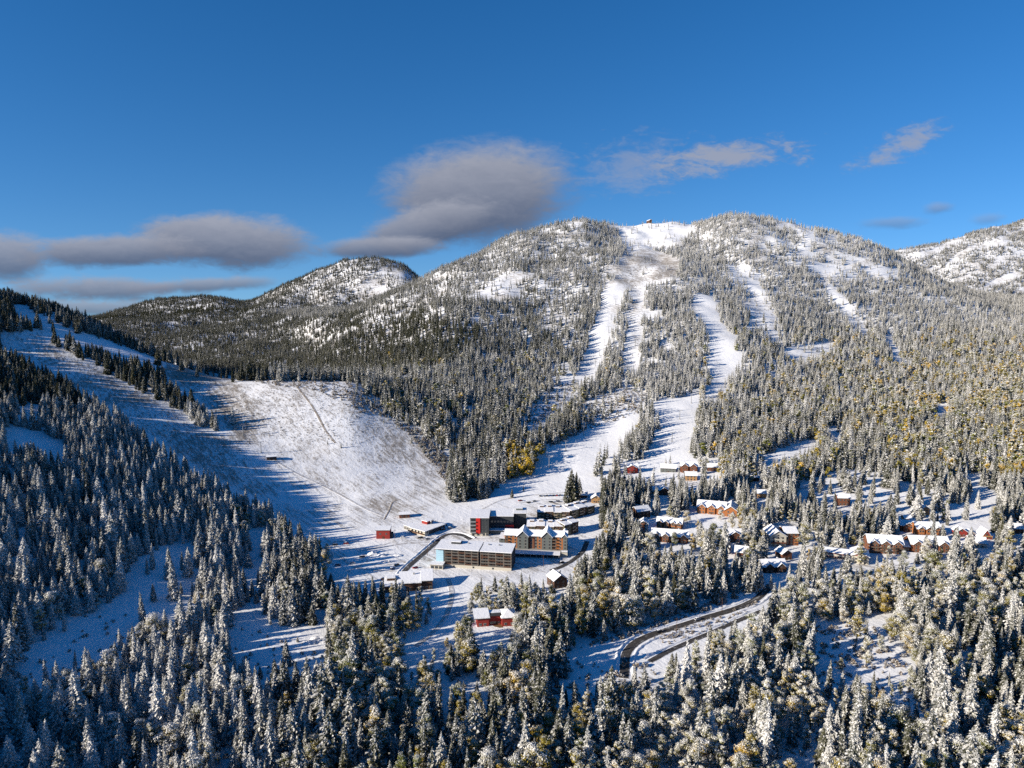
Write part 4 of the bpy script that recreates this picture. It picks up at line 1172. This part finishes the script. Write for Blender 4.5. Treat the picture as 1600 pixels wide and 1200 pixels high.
    dark = inside([(140, 500), (330, 480), (480, 500), (640, 480), (760, 520), (700, 575), (540, 592), (360, 592), (250, 560)], px, py) & (y > 1100)
    snow[dark] -= 0.24
    flank = (px > 540) & (px < 880) & (py > 440) & (py < 560) & (y > 1100); snow[flank] -= 0.08
    ridge = left & (py < 640) & (px < 420); snow[ridge] -= 0.14
    snow[left & ~ridge] += 0.17
    snow[(y > 2450) & (px < 700)] -= 0.18
    snow[(y < 640) & (px > 520)] += 0.02; snow[(y < 560) & (px <= 520)] += 0.05
    tint = np.clip(rng.beta(1.3, 3.0, n), 0, 1)
    lt = np.clip(rng.beta(1.0, 3.0, n) + 0.6 * (fine - 0.55), 0, 1)
    gold = inside([(800, 690), (850, 690), (845, 745), (800, 770), (770, 770)], px, py) | inside([(1040, 760), (1110, 760), (1110, 790), (1040, 795)], px, py)
    lt[gold] = np.clip(lt[gold] + 0.4, 0, 1)
    slope_gold = rs & leafy; lt[slope_gold] = np.clip(lt[slope_gold] * 1.35 + 0.04, 0, 1); snow[slope_gold] -= 0.17
    snow[gold & leafy] -= 0.25
    snow[leafy & (y < 640)] += -0.08 + 0.20 * rng.random(int((leafy & (y < 640)).sum()))
    P = np.stack([x, y, z - 0.1], -1)

    # ---- the nearest trees in view are objects of their own
    on = (px > 2) & (px < 1598) & (py - ph < 1190) & (py < 1235)
    sunk = np.zeros(n, bool)
    taken = np.zeros(n, bool)
    for kind, sel, limit in (('con', keep & ~leafy & on & (y < 900), 290), ('leaf', keep & leafy & on & (y < 900), 290)):
        idx = np.nonzero(sel)[0]
        size_seen = hgt[idx] / y[idx]
        idx = idx[np.argsort(-size_seen)][:limit]
        taken[idx] = True
        single_trees(kind, idx, P, hgt, snow, lt if kind == 'leaf' else tint, px, py)
    rest = keep & ~taken
    def mass(name, sel, protos, label, tn, cat='forest', girth=None):
        s = rest & sel
        return scatter(name, protos, P[s], hgt[s], snow[s], tn[s], label, cat, None if girth is None else girth[s])
    nearz = y < 720
    L = (px < 440) & (y < 1250)
    g_leaf = np.where(y < 720, rng.uniform(0.8, 1.15, n), rng.uniform(1.0, 1.6, n))
    mass('hillside_forest', ~leafy & L, P_NEAR_CON, 'dense snow-dusted conifer forest on the shaded hillside at the left', tint)
    mass('valley_forest', ~leafy & ~L & nearz, P_NEAR_CON, 'snow-laden conifer forest around the village in the valley', tint)
    mass('mountain_forest', ~leafy & ~L & ~nearz & (y < 2450), P_FAR_CON, 'frosted conifer forest covering the big ski mountain', tint)
    mass('distant_forest', ~leafy & ~L & (y >= 2450), P_FAR_CON, 'dark thin forest on the distant hills behind', tint)
    mass('valley_woodland', leafy & nearz, P_NEAR_LEAF, 'snowy olive and gold broadleaf trees mixed into the valley forest', lt, 'woodland', g_leaf)
    mass('mountain_woodland', leafy & ~nearz, P_FAR_LEAF, 'golden and olive broadleaf trees scattered over the mountain foot', lt, 'woodland', g_leaf)
    print('TREES', int(keep.sum()), 'leafy', int((keep & leafy).sum()), 'near', int(taken.sum()))

def place_word(px, py):
    for poly, text in PLACES:
        if inside(poly, np.array([px]), np.array([py]))[0]: return text
    return 'along the bottom of the view' if py > 1010 else 'in the valley forest'

PLACES = [
    ([(0, 600), (330, 600), (330, 880), (0, 880)], 'on the shaded left hillside'),
    ([(0, 880), (200, 880), (200, 1240), (0, 1240)], 'at the shaded lower left edge'),
    ([(200, 860), (395, 860), (395, 960), (200, 960)], 'by the shaded lower left clearing'),
    ([(300, 760), (525, 760), (525, 900), (300, 900)], 'in the grove beside the ski slope'),
    ([(360, 900), (540, 900), (540, 990), (360, 990)], 'in the stand above the sunlit clearing'),
    ([(200, 960), (380, 960), (380, 1240), (200, 1240)], 'in the clump left of the sunlit clearing'),
    ([(380, 990), (560, 990), (560, 1240), (380, 1240)], 'below the sunlit clearing'),
    ([(530, 900), (700, 900), (700, 1010), (530, 1010)], 'in the stand left of the snowy track'),
    ([(560, 1010), (720, 1010), (720, 1240), (560, 1240)], 'at the lower end of the snowy track'),
    ([(700, 890), (860, 890), (860, 985), (700, 985)], 'between the long hotel and red house'),
    ([(700, 985), (900, 985), (900, 1240), (700, 1240)], 'on the slope below the red house'),
    ([(860, 840), (1230, 840), (1230, 960), (860, 960)], 'in the stand above the dark curving road'),
    ([(900, 960), (1230, 960), (1230, 1240), (900, 1240)], 'below the dark curving road'),
    ([(1230, 860), (1600, 860), (1600, 960), (1230, 960)], 'below the brown gabled lodges'),
    ([(1230, 960), (1440, 960), (1440, 1240), (1230, 1240)], 'around the lower right snowy gap'),
    ([(1440, 960), (1600, 960), (1600, 1240), (1440, 1240)], 'in the woods at the lower right corner'),
]
NEAR_ME = {'con': [(c.mesh('crown', M_NEEDLE), t.mesh('trunk', M_BARK)) for c, t in TREES['near_con']],
           'leaf': [(c.mesh('crown', M_LEAF), t.mesh('trunk', M_BARK)) for c, t in TREES['near_leaf']]}
ORD = 'first second third fourth fifth sixth seventh eighth ninth tenth eleventh twelfth thirteenth fourteenth fifteenth sixteenth seventeenth eighteenth nineteenth twentieth'.split()
def single_trees(kind, idx, P, hgt, snow, tint, px, py):
    rd = random.Random(3 if kind == 'con' else 4)
    stands = {}
    for i in idx:
        where = place_word(float(px[i]), float(py[i])); hh = float(hgt[i])
        if kind == 'con': look = ('tall' if hh > 26 else 'short' if hh < 18 else 'mid-height') + ' snow-laden conifer'
        else: look = ('golden' if tint[i] > 0.5 else 'tawny' if tint[i] > 0.25 else 'olive') + ' snow-dusted broadleaf'
        stands.setdefault((look, where), []).append(i)
    labels = {}
    for (look, where), mem in stands.items():
        mem = sorted(mem, key=lambda i: P[i][1])
        n_rows = 1 if len(mem) <= 7 else 2 if len(mem) <= 16 else 3
        for r in range(n_rows):
            row = sorted(mem[len(mem) * r // n_rows: len(mem) * (r + 1) // n_rows], key=lambda i: px[i])
            rn = [''] if n_rows == 1 else ['front row ', 'back row '] if n_rows == 2 else ['front row ', 'middle row ', 'back row ']
            for k, i in enumerate(row):
                t = f'{look} {where}'
                if len(mem) > 1: t += f', {rn[r]}{ORD[k] if k < 20 else "last"} from left'
                labels[i] = t
    for i in idx:
        hh = float(hgt[i])
        where = place_word(float(px[i]), float(py[i]))
        crown_me, trunk_me = rd.choice(NEAR_ME[kind])
        root = bpy.data.objects.new('conifer' if kind == 'con' else 'broadleaf_tree', None); col.objects.link(root)
        root.location = [float(q) for q in P[i]]
        g = rd.uniform(0.85, 1.25)
        root.rotation_euler = (rd.gauss(0, .02), rd.gauss(0, .02), rd.random() * 6.283)
        root.scale = (hh * g, hh * g, hh)
        for nm, me in (('crown', crown_me), ('trunk', trunk_me)):
            c = bpy.data.objects.new(nm, me); col.objects.link(c); c.parent = root
            c['snowfall'] = float(snow[i]); c['tint'] = float(tint[i])
        tag(root, labels[i], 'conifer' if kind == 'con' else 'tree', ('single conifers ' if kind == 'con' else 'single broadleaf trees ') + where)
plant()

# ------------------------------------------------------------------ roads, tracks and snow banks
def road_material(name, dark, light, snowy):
    m, w = new_mat(name)
    ac = w.n('ShaderNodeAttribute', attribute_name='across').outputs['Fac']; al = w.n('ShaderNodeAttribute', attribute_name='along').outputs['Fac']
    geo = w.n('ShaderNodeNewGeometry')
    st = w.noise(w.xyz(w.m('MULTIPLY', ac, 9.0), w.m('MULTIPLY', al, 0.035), 0.0), 1.0, 3.0, 0.6)
    n = w.noise(geo.outputs['Position'], 0.35, 4.0, 0.65)
    c = w.mix(n, dark + (1,), light + (1,))
    edge = w.ramp(w.m('ABSOLUTE', w.m('SUBTRACT', ac, 0.5)), 0.30, 0.50)
    q = w.m('ADD', w.m('MULTIPLY', st, 0.9), w.m('MULTIPLY', edge, 0.45))
    q = w.m('ADD', q, w.m('MULTIPLY', w.m('SUBTRACT', n, 0.5), 0.6))
    f = w.ramp(q, snowy, snowy + 0.22)
    return finish(m, w, w.mix(f, c, (0.78, 0.79, 0.81, 1)), 0.7, w.m('ADD', n, st), 0.15, 0.5)
M_ROAD = road_material('slushy_asphalt', (0.030, 0.029, 0.029), (0.085, 0.077, 0.070), 0.52)
M_TRACK = road_material('packed_track', (0.26, 0.23, 0.20), (0.50, 0.48, 0.46), 0.37)
M_TRAIL = road_material('ditch_trail', (0.16, 0.125, 0.09), (0.34, 0.29, 0.23), 0.44)

def polyline(pts, step=3.0):
    W = [ground_px(*p) for p in pts]
    P = np.array([(q.x, q.y) for q in W]); t = np.concatenate([[0], np.cumsum(np.linalg.norm(np.diff(P, axis=0), axis=1))])
    n = max(4, int(t[-1] / step)); s = np.linspace(0, t[-1], n)
    q = np.stack([pchip(t, P[:, 0], s), pchip(t, P[:, 1], s)], -1)
    for _ in range(3): q[1:-1] = (q[:-2] + 2 * q[1:-1] + q[2:]) / 4
    return q, s

def strip(name, pts, width, mat, label, lift=0.18, kind='structure'):
    q, s = polyline(pts)
    d = np.gradient(q, axis=0); d /= np.linalg.norm(d, axis=1)[:, None]; nrm = np.stack([-d[:, 1], d[:, 0]], -1)
    k = 7; vs, ac, al = [], [], []
    for i in range(len(q)):
        zc = [ground_z(*(q[i] + nrm[i] * width * (j / (k - 1) - 0.5))) for j in range(k)]
        for j in range(k):
            p = q[i] + nrm[i] * width * (j / (k - 1) - 0.5)
            vs.append((p[0], p[1], zc[j] + lift - (0.25 if j in (0, k - 1) else 0))); ac.append(j / (k - 1)); al.append(s[i])
    fs = [(i * k + j, i * k + j + 1, (i + 1) * k + j + 1, (i + 1) * k + j) for i in range(len(q) - 1) for j in range(k - 1)]
    o = mesh_obj(name, vs, fs, mat, smooth=True)
    for nm, arr in (('across', ac), ('along', al)):
        a = o.data.attributes.new(nm, 'FLOAT', 'POINT'); a.data.foreach_set('value', np.array(arr, np.float32))
    tag(o, label, 'road', kind=kind)
    return q, nrm, o

def bank(path, nrm, off, label, hgt=0.9, wid=2.4, seed=1):
    """ploughed snow thrown up along a road"""
    rd = random.Random(seed); vs = []; k = 5
    prof = [(0, -0.2), (0.28, 0.75), (0.5, 1.0), (0.75, 0.6), (1, -0.25)]
    for i in range(len(path)):
        a = rd.uniform(0.35, 1.15); e = rd.uniform(-0.35, 0.35)
        for t, q in prof:
            p = path[i] + nrm[i] * (off + e + (1 if off > 0 else -1) * wid * t)
            vs.append((p[0], p[1], ground_z(p[0], p[1]) + q * hgt * a + 0.05))
    fs = [(i * k + j, i * k + j + 1, (i + 1) * k + j + 1, (i + 1) * k + j) for i in range(len(path) - 1) for j in range(k - 1)]
    o = mesh_obj('snow_bank', vs, fs, M_SNOW, smooth=True)
    tag(o, label, 'snow bank', kind='structure')

q, n_, _ = strip('road', [(975, 1060), (976, 1040), (978, 1022), (992, 1005), (1018, 992), (1060, 979), (1100, 966), (1150, 951), (1176, 940), (1196, 924), (1204, 914)], 7.0, M_ROAD, 'dark curving road with tyre streaks at the lower right')
bank(q, n_, 3.6, 'ploughed snow along the upper side of the curving road', seed=3); bank(q, n_, -3.6, 'ploughed snow along the lower side of the curving road', seed=4)
q, n_, _ = strip('road', [(1015, 1034), (1040, 1020), (1075, 1004), (1115, 987), (1160, 967), (1190, 955)], 5.0, M_ROAD, 'straight dark road below the curving road')
bank(q, n_, 2.7, 'ploughed snow between the two lower roads', seed=5)
q, n_, _ = strip('road', [(624, 903), (636, 888), (655, 871), (676, 853), (690, 840), (704, 834), (718, 835), (735, 843)], 6.0, M_ROAD, 'slushy village road climbing past the long hotel')
bank(q, n_, 3.2, 'ploughed snow beside the village road', 0.8, 2.2, seed=6)
strip('road', [(917, 846), (915, 853), (909, 864), (897, 874), (881, 884), (860, 892)], 5.5, M_ROAD, 'road curving round the orange apartment block')
strip('track', [(503, 896), (515, 880), (518, 866), (514, 855), (524, 846), (560, 846)], 4.5, M_TRACK, 'rutted track at the left of the village floor')
strip('track', [(560, 862), (600, 855), (640, 849), (676, 848)], 4.0, M_TRACK, 'narrow track between red shed and village road')
strip('trail', [(459, 599), (470, 612), (486, 632), (498, 652), (508, 672), (524, 692)], 3.5, M_TRAIL, 'brown ditch trail running down the ski bowl')
strip('trail', [(433, 722), (455, 735), (480, 748), (505, 759), (535, 775), (565, 792), (598, 806)], 3.5, M_TRACK, 'groomed trail from the lift hut to the village')
strip('trail', [(600, 812), (608, 797), (613, 784), (626, 780)], 2.2, M_TRAIL, 'short dark ditch above the small brown hut')
strip('track', [(1238, 766), (1275, 760), (1320, 756), (1365, 761), (1420, 770)], 4.5, M_TRACK, 'snowy road across the clearing above the brown lodges')
strip('track', [(700, 905), (706, 930), (700, 955), (680, 985), (650, 1010)], 5.0, M_TRACK, 'blue-shaded snowy track through the foreground trees')

for pts, w_, lb in [([(505, 838), (540, 858), (575, 858), (610, 848)], 3.0, 'wheel track curving below the red shed'), ([(530, 868), (560, 888), (600, 892), (622, 893)], 3.4, 'wheel track across the left village floor'),
                    ([(545, 893), (575, 880), (600, 884), (628, 878)], 2.6, 'faint wheel track beside the dirty snow heaps'), ([(720, 836), (735, 842), (765, 842), (790, 838)], 3.5, 'track along the foot of the dark hotel'),
                    ([(745, 800), (790, 780), (850, 772), (905, 768)], 3.0, 'groomer track behind the dark hotel'), ([(812, 786), (850, 781), (895, 781)], 3.2, 'track along the parked cars at the ski run'),
                    ([(806, 880), (830, 884), (862, 882), (890, 868)], 3.0, 'track over the snow right of the long hotel'), ([(640, 845), (665, 846), (700, 838)], 3.0, 'track before the day lodge')]:
    strip('track', pts, w_, M_TRACK, lb, 0.12)

# ------------------------------------------------------------------ brush on the open slopes
def brush():
    P, S, SN, T = [], [], [], []
    areas = [([(375, 595), (545, 598), (600, 632), (605, 655), (560, 645), (500, 612), (440, 604)], 420, 2.6), ([(372, 600), (545, 600), (592, 630), (640, 668), (560, 700), (470, 690), (400, 680)], 1500, 0.9), ([(545, 640), (650, 668), (700, 715), (700, 780), (600, 770), (540, 700)], 700, 0.7),
             ([(250, 566), (370, 595), (398, 645), (390, 695), (330, 640)], 700, 1.0), ([(20, 525), (150, 575), (330, 680), (390, 690), (390, 760), (250, 688), (40, 552)], 1200, 0.9),
             ([(850, 668), (905, 628), (985, 605), (1010, 615), (1000, 645), (930, 668), (860, 700)], 900, 2.2), ([(812, 655), (850, 618), (897, 592), (907, 605), (870, 640), (833, 668)], 300, 2.4),
             ([(570, 625), (602, 652), (650, 668), (700, 715), (700, 760), (640, 680)], 500, 2.6), ([(965, 405), (1055, 408), (1050, 432), (1008, 440), (962, 442)], 260, 1.6),
             ([(985, 442), (1008, 442), (997, 570), (972, 570)], 160, 1.3), ([(1160, 466), (1204, 464), (1214, 530), (1175, 500)], 120, 1.5),
             ([(1015, 1000), (1060, 982), (1150, 953), (1190, 935), (1165, 962), (1100, 988), (1050, 1008)], 130, 1.5), ([(900, 1015), (980, 985), (1100, 945), (1180, 925), (1090, 960), (985, 996)], 260, 2.3),
             ([(540, 1035), (900, 1035), (1250, 1050), (1590, 1040), (1590, 1190), (540, 1190)], 650, 2.6), ([(20, 960), (350, 960), (520, 1035), (520, 1190), (20, 1190)], 260, 2.2), ([(1265, 975), (1420, 985), (1420, 1046), (1268, 1046)], 160, 2.4)]
    for poly, n, sz in areas:
        xs = [p[0] for p in poly]; ys = [p[1] for p in poly]; k = 0; tries = 0
        while k < n and tries < n * 6:
            tries += 1
            a, b = random.uniform(min(xs), max(xs)), random.uniform(min(ys), max(ys))
            if not inside(poly, np.array([a]), np.array([b]))[0]: continue
            try: g = ground_px(a, b)
            except ValueError: continue
            P.append((g.x, g.y, g.z - 0.15)); S.append(sz * random.uniform(0.5, 1.5)); SN.append(random.uniform(0.30, 0.52)); T.append(random.random() ** 2); k += 1
    scatter('undergrowth', P_BRUSH, P, np.array(S), SN, T, 'snow-dusted brush poking through the snow on open slopes', 'brush')
brush()

# ------------------------------------------------------------------ vehicles, lift towers, poles
def part_mesh(name, fn, mat):
    bm = bmesh.new(); fn(bm); me = bpy.data.meshes.new(name); bm.to_mesh(me); bm.free(); me.materials.append(mat)
    return me
def hull(bm, rings):
    """loft closed rings of equal length and cap both ends"""
    R_ = [[bm.verts.new(p) for p in r] for r in rings]; n = len(R_[0])
    for a, b in zip(R_, R_[1:]):
        for i in range(n): bm.faces.new((a[i], a[(i + 1) % n], b[(i + 1) % n], b[i]))
    bm.faces.new(list(reversed(R_[0]))); bm.faces.new(R_[-1])
    bmesh.ops.recalc_face_normals(bm, faces=bm.faces)
def car_body(bm):
    pr = [(-2.2, 0.35), (-2.25, 0.75), (-2.1, 0.95), (-1.0, 1.0), (1.1, 1.0), (2.0, 0.85), (2.2, 0.65), (2.2, 0.35)]
    hull(bm, [[(x, y, z) for x, z in pr] for y in (-0.9, 0.9)])
    bmesh.ops.bevel(bm, geom=bm.edges[:], offset=0.06, segments=1, affect='EDGES')
def car_cabin(bm):
    lo = [(-1.7, -0.82), (1.15, -0.82), (1.15, 0.82), (-1.7, 0.82)]; hi = [(-1.35, -0.66), (0.45, -0.66), (0.45, 0.66), (-1.35, 0.66)]
    hull(bm, [[(x, y, 0.98) for x, y in lo], [(x, y, 1.55) for x, y in hi]])
def car_roof(bm):
    pr = [(-1.35, -0.66), (0.45, -0.66), (0.45, 0.66), (-1.35, 0.66)]
    hull(bm, [[(x, y, 1.55) for x, y in pr], [(x * 0.92, y * 0.9, 1.72) for x, y in pr]])
def wheel(bm):
    bmesh.ops.create_cone(bm, cap_ends=True, segments=12, radius1=0.36, radius2=0.36, depth=0.24, matrix=Matrix.Rotation(math.pi / 2, 4, 'X'))
def rim(bm):
    bmesh.ops.create_cone(bm, cap_ends=True, segments=10, radius1=0.2, radius2=0.2, depth=0.27, matrix=Matrix.Rotation(math.pi / 2, 4, 'X'))
M_TYRE = paint('tyre_rubber', (0.02, 0.02, 0.02), 0.2)
CARCOL = {'dark': paint('dark_car_paint', (0.02, 0.022, 0.028), 0.1, 0, 0.25), 'red': paint('red_car_paint', (0.30, 0.02, 0.02), 0.1, 0, 0.25), 'silver': paint('silver_car_paint', (0.32, 0.33, 0.35), 0.1, 0, 0.3),
          'blue': paint('blue_car_paint', (0.03, 0.06, 0.16), 0.1, 0, 0.25), 'white': paint('white_car_paint', (0.7, 0.7, 0.7), 0.05, 0, 0.3)}
ME_CAR = {k: part_mesh('body', car_body, m) for k, m in CARCOL.items()}
ME_CABIN, ME_ROOF = part_mesh('cabin', car_cabin, M_GLASS), part_mesh('snow_load', car_roof, M_SNOW)
ME_WHEEL, ME_RIM = part_mesh('wheel', wheel, M_TYRE), part_mesh('rim', rim, M_STEEL)
def car(px, py, rz, colour, label, group):
    g = ground_px(px, py)
    r = bpy.data.objects.new('parked_car', None); col.objects.link(r); r.location = (g.x, g.y, g.z + 0.2); r.rotation_euler = (0, 0, rz)
    tag(r, label, 'car', group)
    child('body', ME_CAR[colour], r); c = child('cabin', ME_CABIN, r); child('snow_load', ME_ROOF, c)
    for x in (-1.35, 1.35):
        for y in (-0.82, 0.82): child('rim', ME_RIM, child('wheel', ME_WHEEL, r, (x, y, 0.36)))
G1 = 'cars in the row at the foot of the ski run'
ordn = ['leftmost', 'second', 'third', 'fourth', 'fifth', 'sixth', 'rightmost']
for i in range(7):
    cc = ['dark', 'silver', 'dark', 'blue', 'dark', 'red', 'dark'][i]
    car(844 + i * 5.2, 775.5 - 0.2 * i, 1.45, cc, f'{cc} snow-topped car, {ordn[i]} in the row below the ski run', G1)
for (px, py, rz, cc, lb) in [(813, 783, 0.4, 'red', 'red car parked below the lone conifers near the dark hotel'), (826, 786, 0.2, 'dark', 'dark car between the dark hotel and the row houses'), (835, 784, 0.5, 'silver', 'silver car just left of the upper row houses'),
                             (861, 785, 0.1, 'dark', 'dark car behind the upper row houses'), (872, 784, 0.2, 'blue', 'blue car behind the upper row houses'), (657, 841, 0.3, 'dark', 'dark car before the cream front of the day lodge'),
                             (668, 843, 0.5, 'silver', 'silver car at the right corner of the day lodge'), (630, 841, 0.1, 'white', 'white car left of the day lodge'), (620, 884, 0.7, 'dark', 'dark car parked beside the lower village road'),
                             (613, 890, 0.7, 'blue', 'blue car lowest beside the village road'), (649, 888, 0.6, 'red', 'red car at the corner of the long hotel'), (524, 852, 0.2, 'dark', 'dark car at the far left of the village floor'), (541, 850, 0.1, 'red', 'red car left of the red shed'),
                             (551, 881, 0.2, 'white', 'white car on the left village floor'), (528, 884, 0.2, 'blue', 'blue car by the grove left of the village'), (878, 880, 0.6, 'dark', 'dark car on the road round the orange apartments'), (1090, 969, 0.45, 'silver', 'silver car driving on the dark curving road'), (1030, 988, 0.45, 'dark', 'dark car at the bend of the curving road'), (600, 906, 0.2, 'red', 'red car behind the low lodge'), (566, 871, 0.3, 'dark', 'dark car left of the dirty snow heaps'), (512, 876, 0.9, 'silver', 'silver car on the rutted left track'), (683, 845, 0.7, 'blue', 'blue car on the climbing village road'), (692, 828, 0.3, 'dark', 'dark car between day lodge and dark hotel'), (703, 826, 0.3, 'silver', 'silver car left of the dark hotel')]:
    car(px, py, rz, cc, lb, None)

def cyl(r0, r1, hgt, mat, sides=8):
    me = bpy.data.meshes.new('pole'); vs, fs = [], []
    for z, r in ((0, r0), (hgt, r1)): vs += [(r * math.cos(6.2832 * i / sides), r * math.sin(6.2832 * i / sides), z) for i in range(sides)]
    fs = [(i, (i + 1) % sides, (i + 1) % sides + sides, i + sides) for i in range(sides)] + [tuple(range(sides, 2 * sides)), tuple(reversed(range(sides)))]
    me.from_pydata(vs, [], fs); me.materials.append(mat); return me
ME_MAST, ME_ARM, ME_SHEAVE = cyl(0.45, 0.3, 12, M_STEEL), box_mesh(6.0, 0.35, 0.35, M_STEEL), box_mesh(0.35, 2.4, 0.4, M_UMBER)
def lift_tower(px, py, rz, label):
    g = ground_px(px, py)
    r = bpy.data.objects.new('lift_tower', None); col.objects.link(r); r.location = (g.x, g.y, g.z - 0.3); r.rotation_euler = (0, 0, rz)
    tag(r, label, 'lift tower', 'chairlift towers')
    child('mast', ME_MAST, r); child('crossarm', ME_ARM, r, (-3, -0.17, 11.8))
    for x in (-3.0, 2.65): child('sheave', ME_SHEAVE, r, (x, -1.2, 12.15))
    child('base', box_mesh(1.6, 1.6, 0.8, M_CONC), r, (-0.8, -0.8, 0))
for px, py, rz, lb in [(408, 707, 0.5, 'steel lift tower above the small lift hut in shade'), (352, 655, 0.5, 'steel lift tower higher on the shaded left slope'), (884, 704, -0.4, 'steel lift tower on the sunny lower ski run'), (912, 680, -0.4, 'steel lift tower farther up the sunny lower run'),
                       (858, 730, -0.4, 'steel lift tower nearest the village on the sunny run'), (1062, 655, -0.2, 'steel lift tower on the wide snowfield above the chalets'), (945, 540, -0.2, 'lift tower in the narrow straight run on the mountain'), (955, 500, -0.2, 'lift tower at the upper end of the straight run'), (930, 572, -0.2, 'lift tower at the lower end of the straight run'), (937, 556, -0.2, 'second lowest lift tower of the straight run'), (951, 520, -0.2, 'lift tower in the middle of the straight run'), (962, 476, -0.2, 'lift tower where the straight run begins'),
                       (993, 540, -0.2, 'lift tower in the shaded second straight run'), (1080, 630, -0.2, 'lift tower at the top of the wide snowfield'), (1050, 690, -0.2, 'lift tower low on the wide snowfield'), (380, 680, 0.5, 'steel lift tower between hut and shaded slope')]:
    lift_tower(px, py, rz, lb)
ME_POLE, ME_CROSS = cyl(0.17, 0.12, 10, M_UMBER), box_mesh(2.2, 0.14, 0.14, M_UMBER)
def utility_pole(px, py, rz, label):
    g = ground_px(px, py)
    r = bpy.data.objects.new('utility_pole', None); col.objects.link(r); r.location = (g.x, g.y, g.z - 0.3); r.rotation_euler = (0, 0, rz)
    tag(r, label, 'pole', 'utility poles'); child('pole', ME_POLE, r); child('crossarm', ME_CROSS, r, (-1.1, -0.07, 9.2))
    for x in (-0.9, 0.0, 0.8): child('insulator', box_mesh(0.1, 0.1, 0.2, M_STEEL), r, (x, -0.05, 9.34))
for px, py, rz, lb in [(849, 886, 0.3, 'wooden utility pole on the snow right of the long hotel'), (668, 868, 0.3, 'wooden utility pole beside the village road'), (617, 845, 0.3, 'wooden utility pole right of the red shed'), (1057, 989, 0.3, 'wooden utility pole between the two lower roads'), (1128, 956, 0.3, 'wooden utility pole beside the curving road')]:
    utility_pole(px, py, rz, lb)

# ------------------------------------------------------------------ heaps of ploughed snow with rubble on the village floor
def heap(px, py, rx, ry, hz, label, seed):
    g = ground_px(px, py); rd = random.Random(seed); n, k = 22, 7; vs, fs = [], []
    for j in range(k + 1):
        t = j / k
        for i in range(n):
            a = 6.2832 * i / n
            nn = mnoise.fractal((math.cos(a) * 1.5 + seed, math.sin(a) * 1.5, t * 2), 1, 2, 3)
            rr = (1 - t) * (1 + 0.35 * nn)
            x, y = g.x + math.cos(a) * rx * rr, g.y + math.sin(a) * ry * rr
            vs.append((x, y, ground_z(x, y) - 0.2 + hz * math.sin(t * math.pi / 2) * (1 + 0.5 * mnoise.noise((x * 0.6, y * 0.6, seed))) * (j > 0)))
    fs = [(j * n + i, j * n + (i + 1) % n, (j + 1) * n + (i + 1) % n, (j + 1) * n + i) for j in range(k) for i in range(n)]
    o = mesh_obj('snow_heap', vs, fs, M_HEAP, smooth=True); tag(o, label, 'snow heap', 'heaps of ploughed snow')
def heap_mat():
    m, w = new_mat('dirty_snow'); geo = w.n('ShaderNodeNewGeometry'); n = w.noise(geo.outputs['Position'], 0.6, 5.0, 0.7); f = w.ramp(n, 0.52, 0.66)
    return finish(m, w, w.mix(f, (0.80, 0.80, 0.81, 1), (0.16, 0.14, 0.12, 1)), 0.85, n, 0.6, 0.7)
M_HEAP = heap_mat()
for i, (px, py, rx, ry, hz, lb) in enumerate([(583, 866, 6, 4, 2.0, 'long heap of dirty snow and rubble on the village floor'), (597, 868, 5, 4, 1.6, 'lower heap of dirty snow right of the long heap'), (606, 878, 7, 3, 1.2, 'flat dirty snow heap near the village road'), (515, 885, 4, 3, 1.5, 'snow heap by the rutted track'),
                                              (500, 1000, 9, 5, 2.0, 'sunlit mound of snow in the lower left clearing'), (486, 1004, 6, 4, 1.3, 'smaller sunlit mound beside the larger one'), (622, 868, 4, 3, 1.4, 'small dirty snow heap nearest the village road'), (572, 876, 5, 3, 1.0, 'wide low heap of dirty snow left of the others')]):
    heap(px, py, rx, ry, hz, lb, i + 1.5)
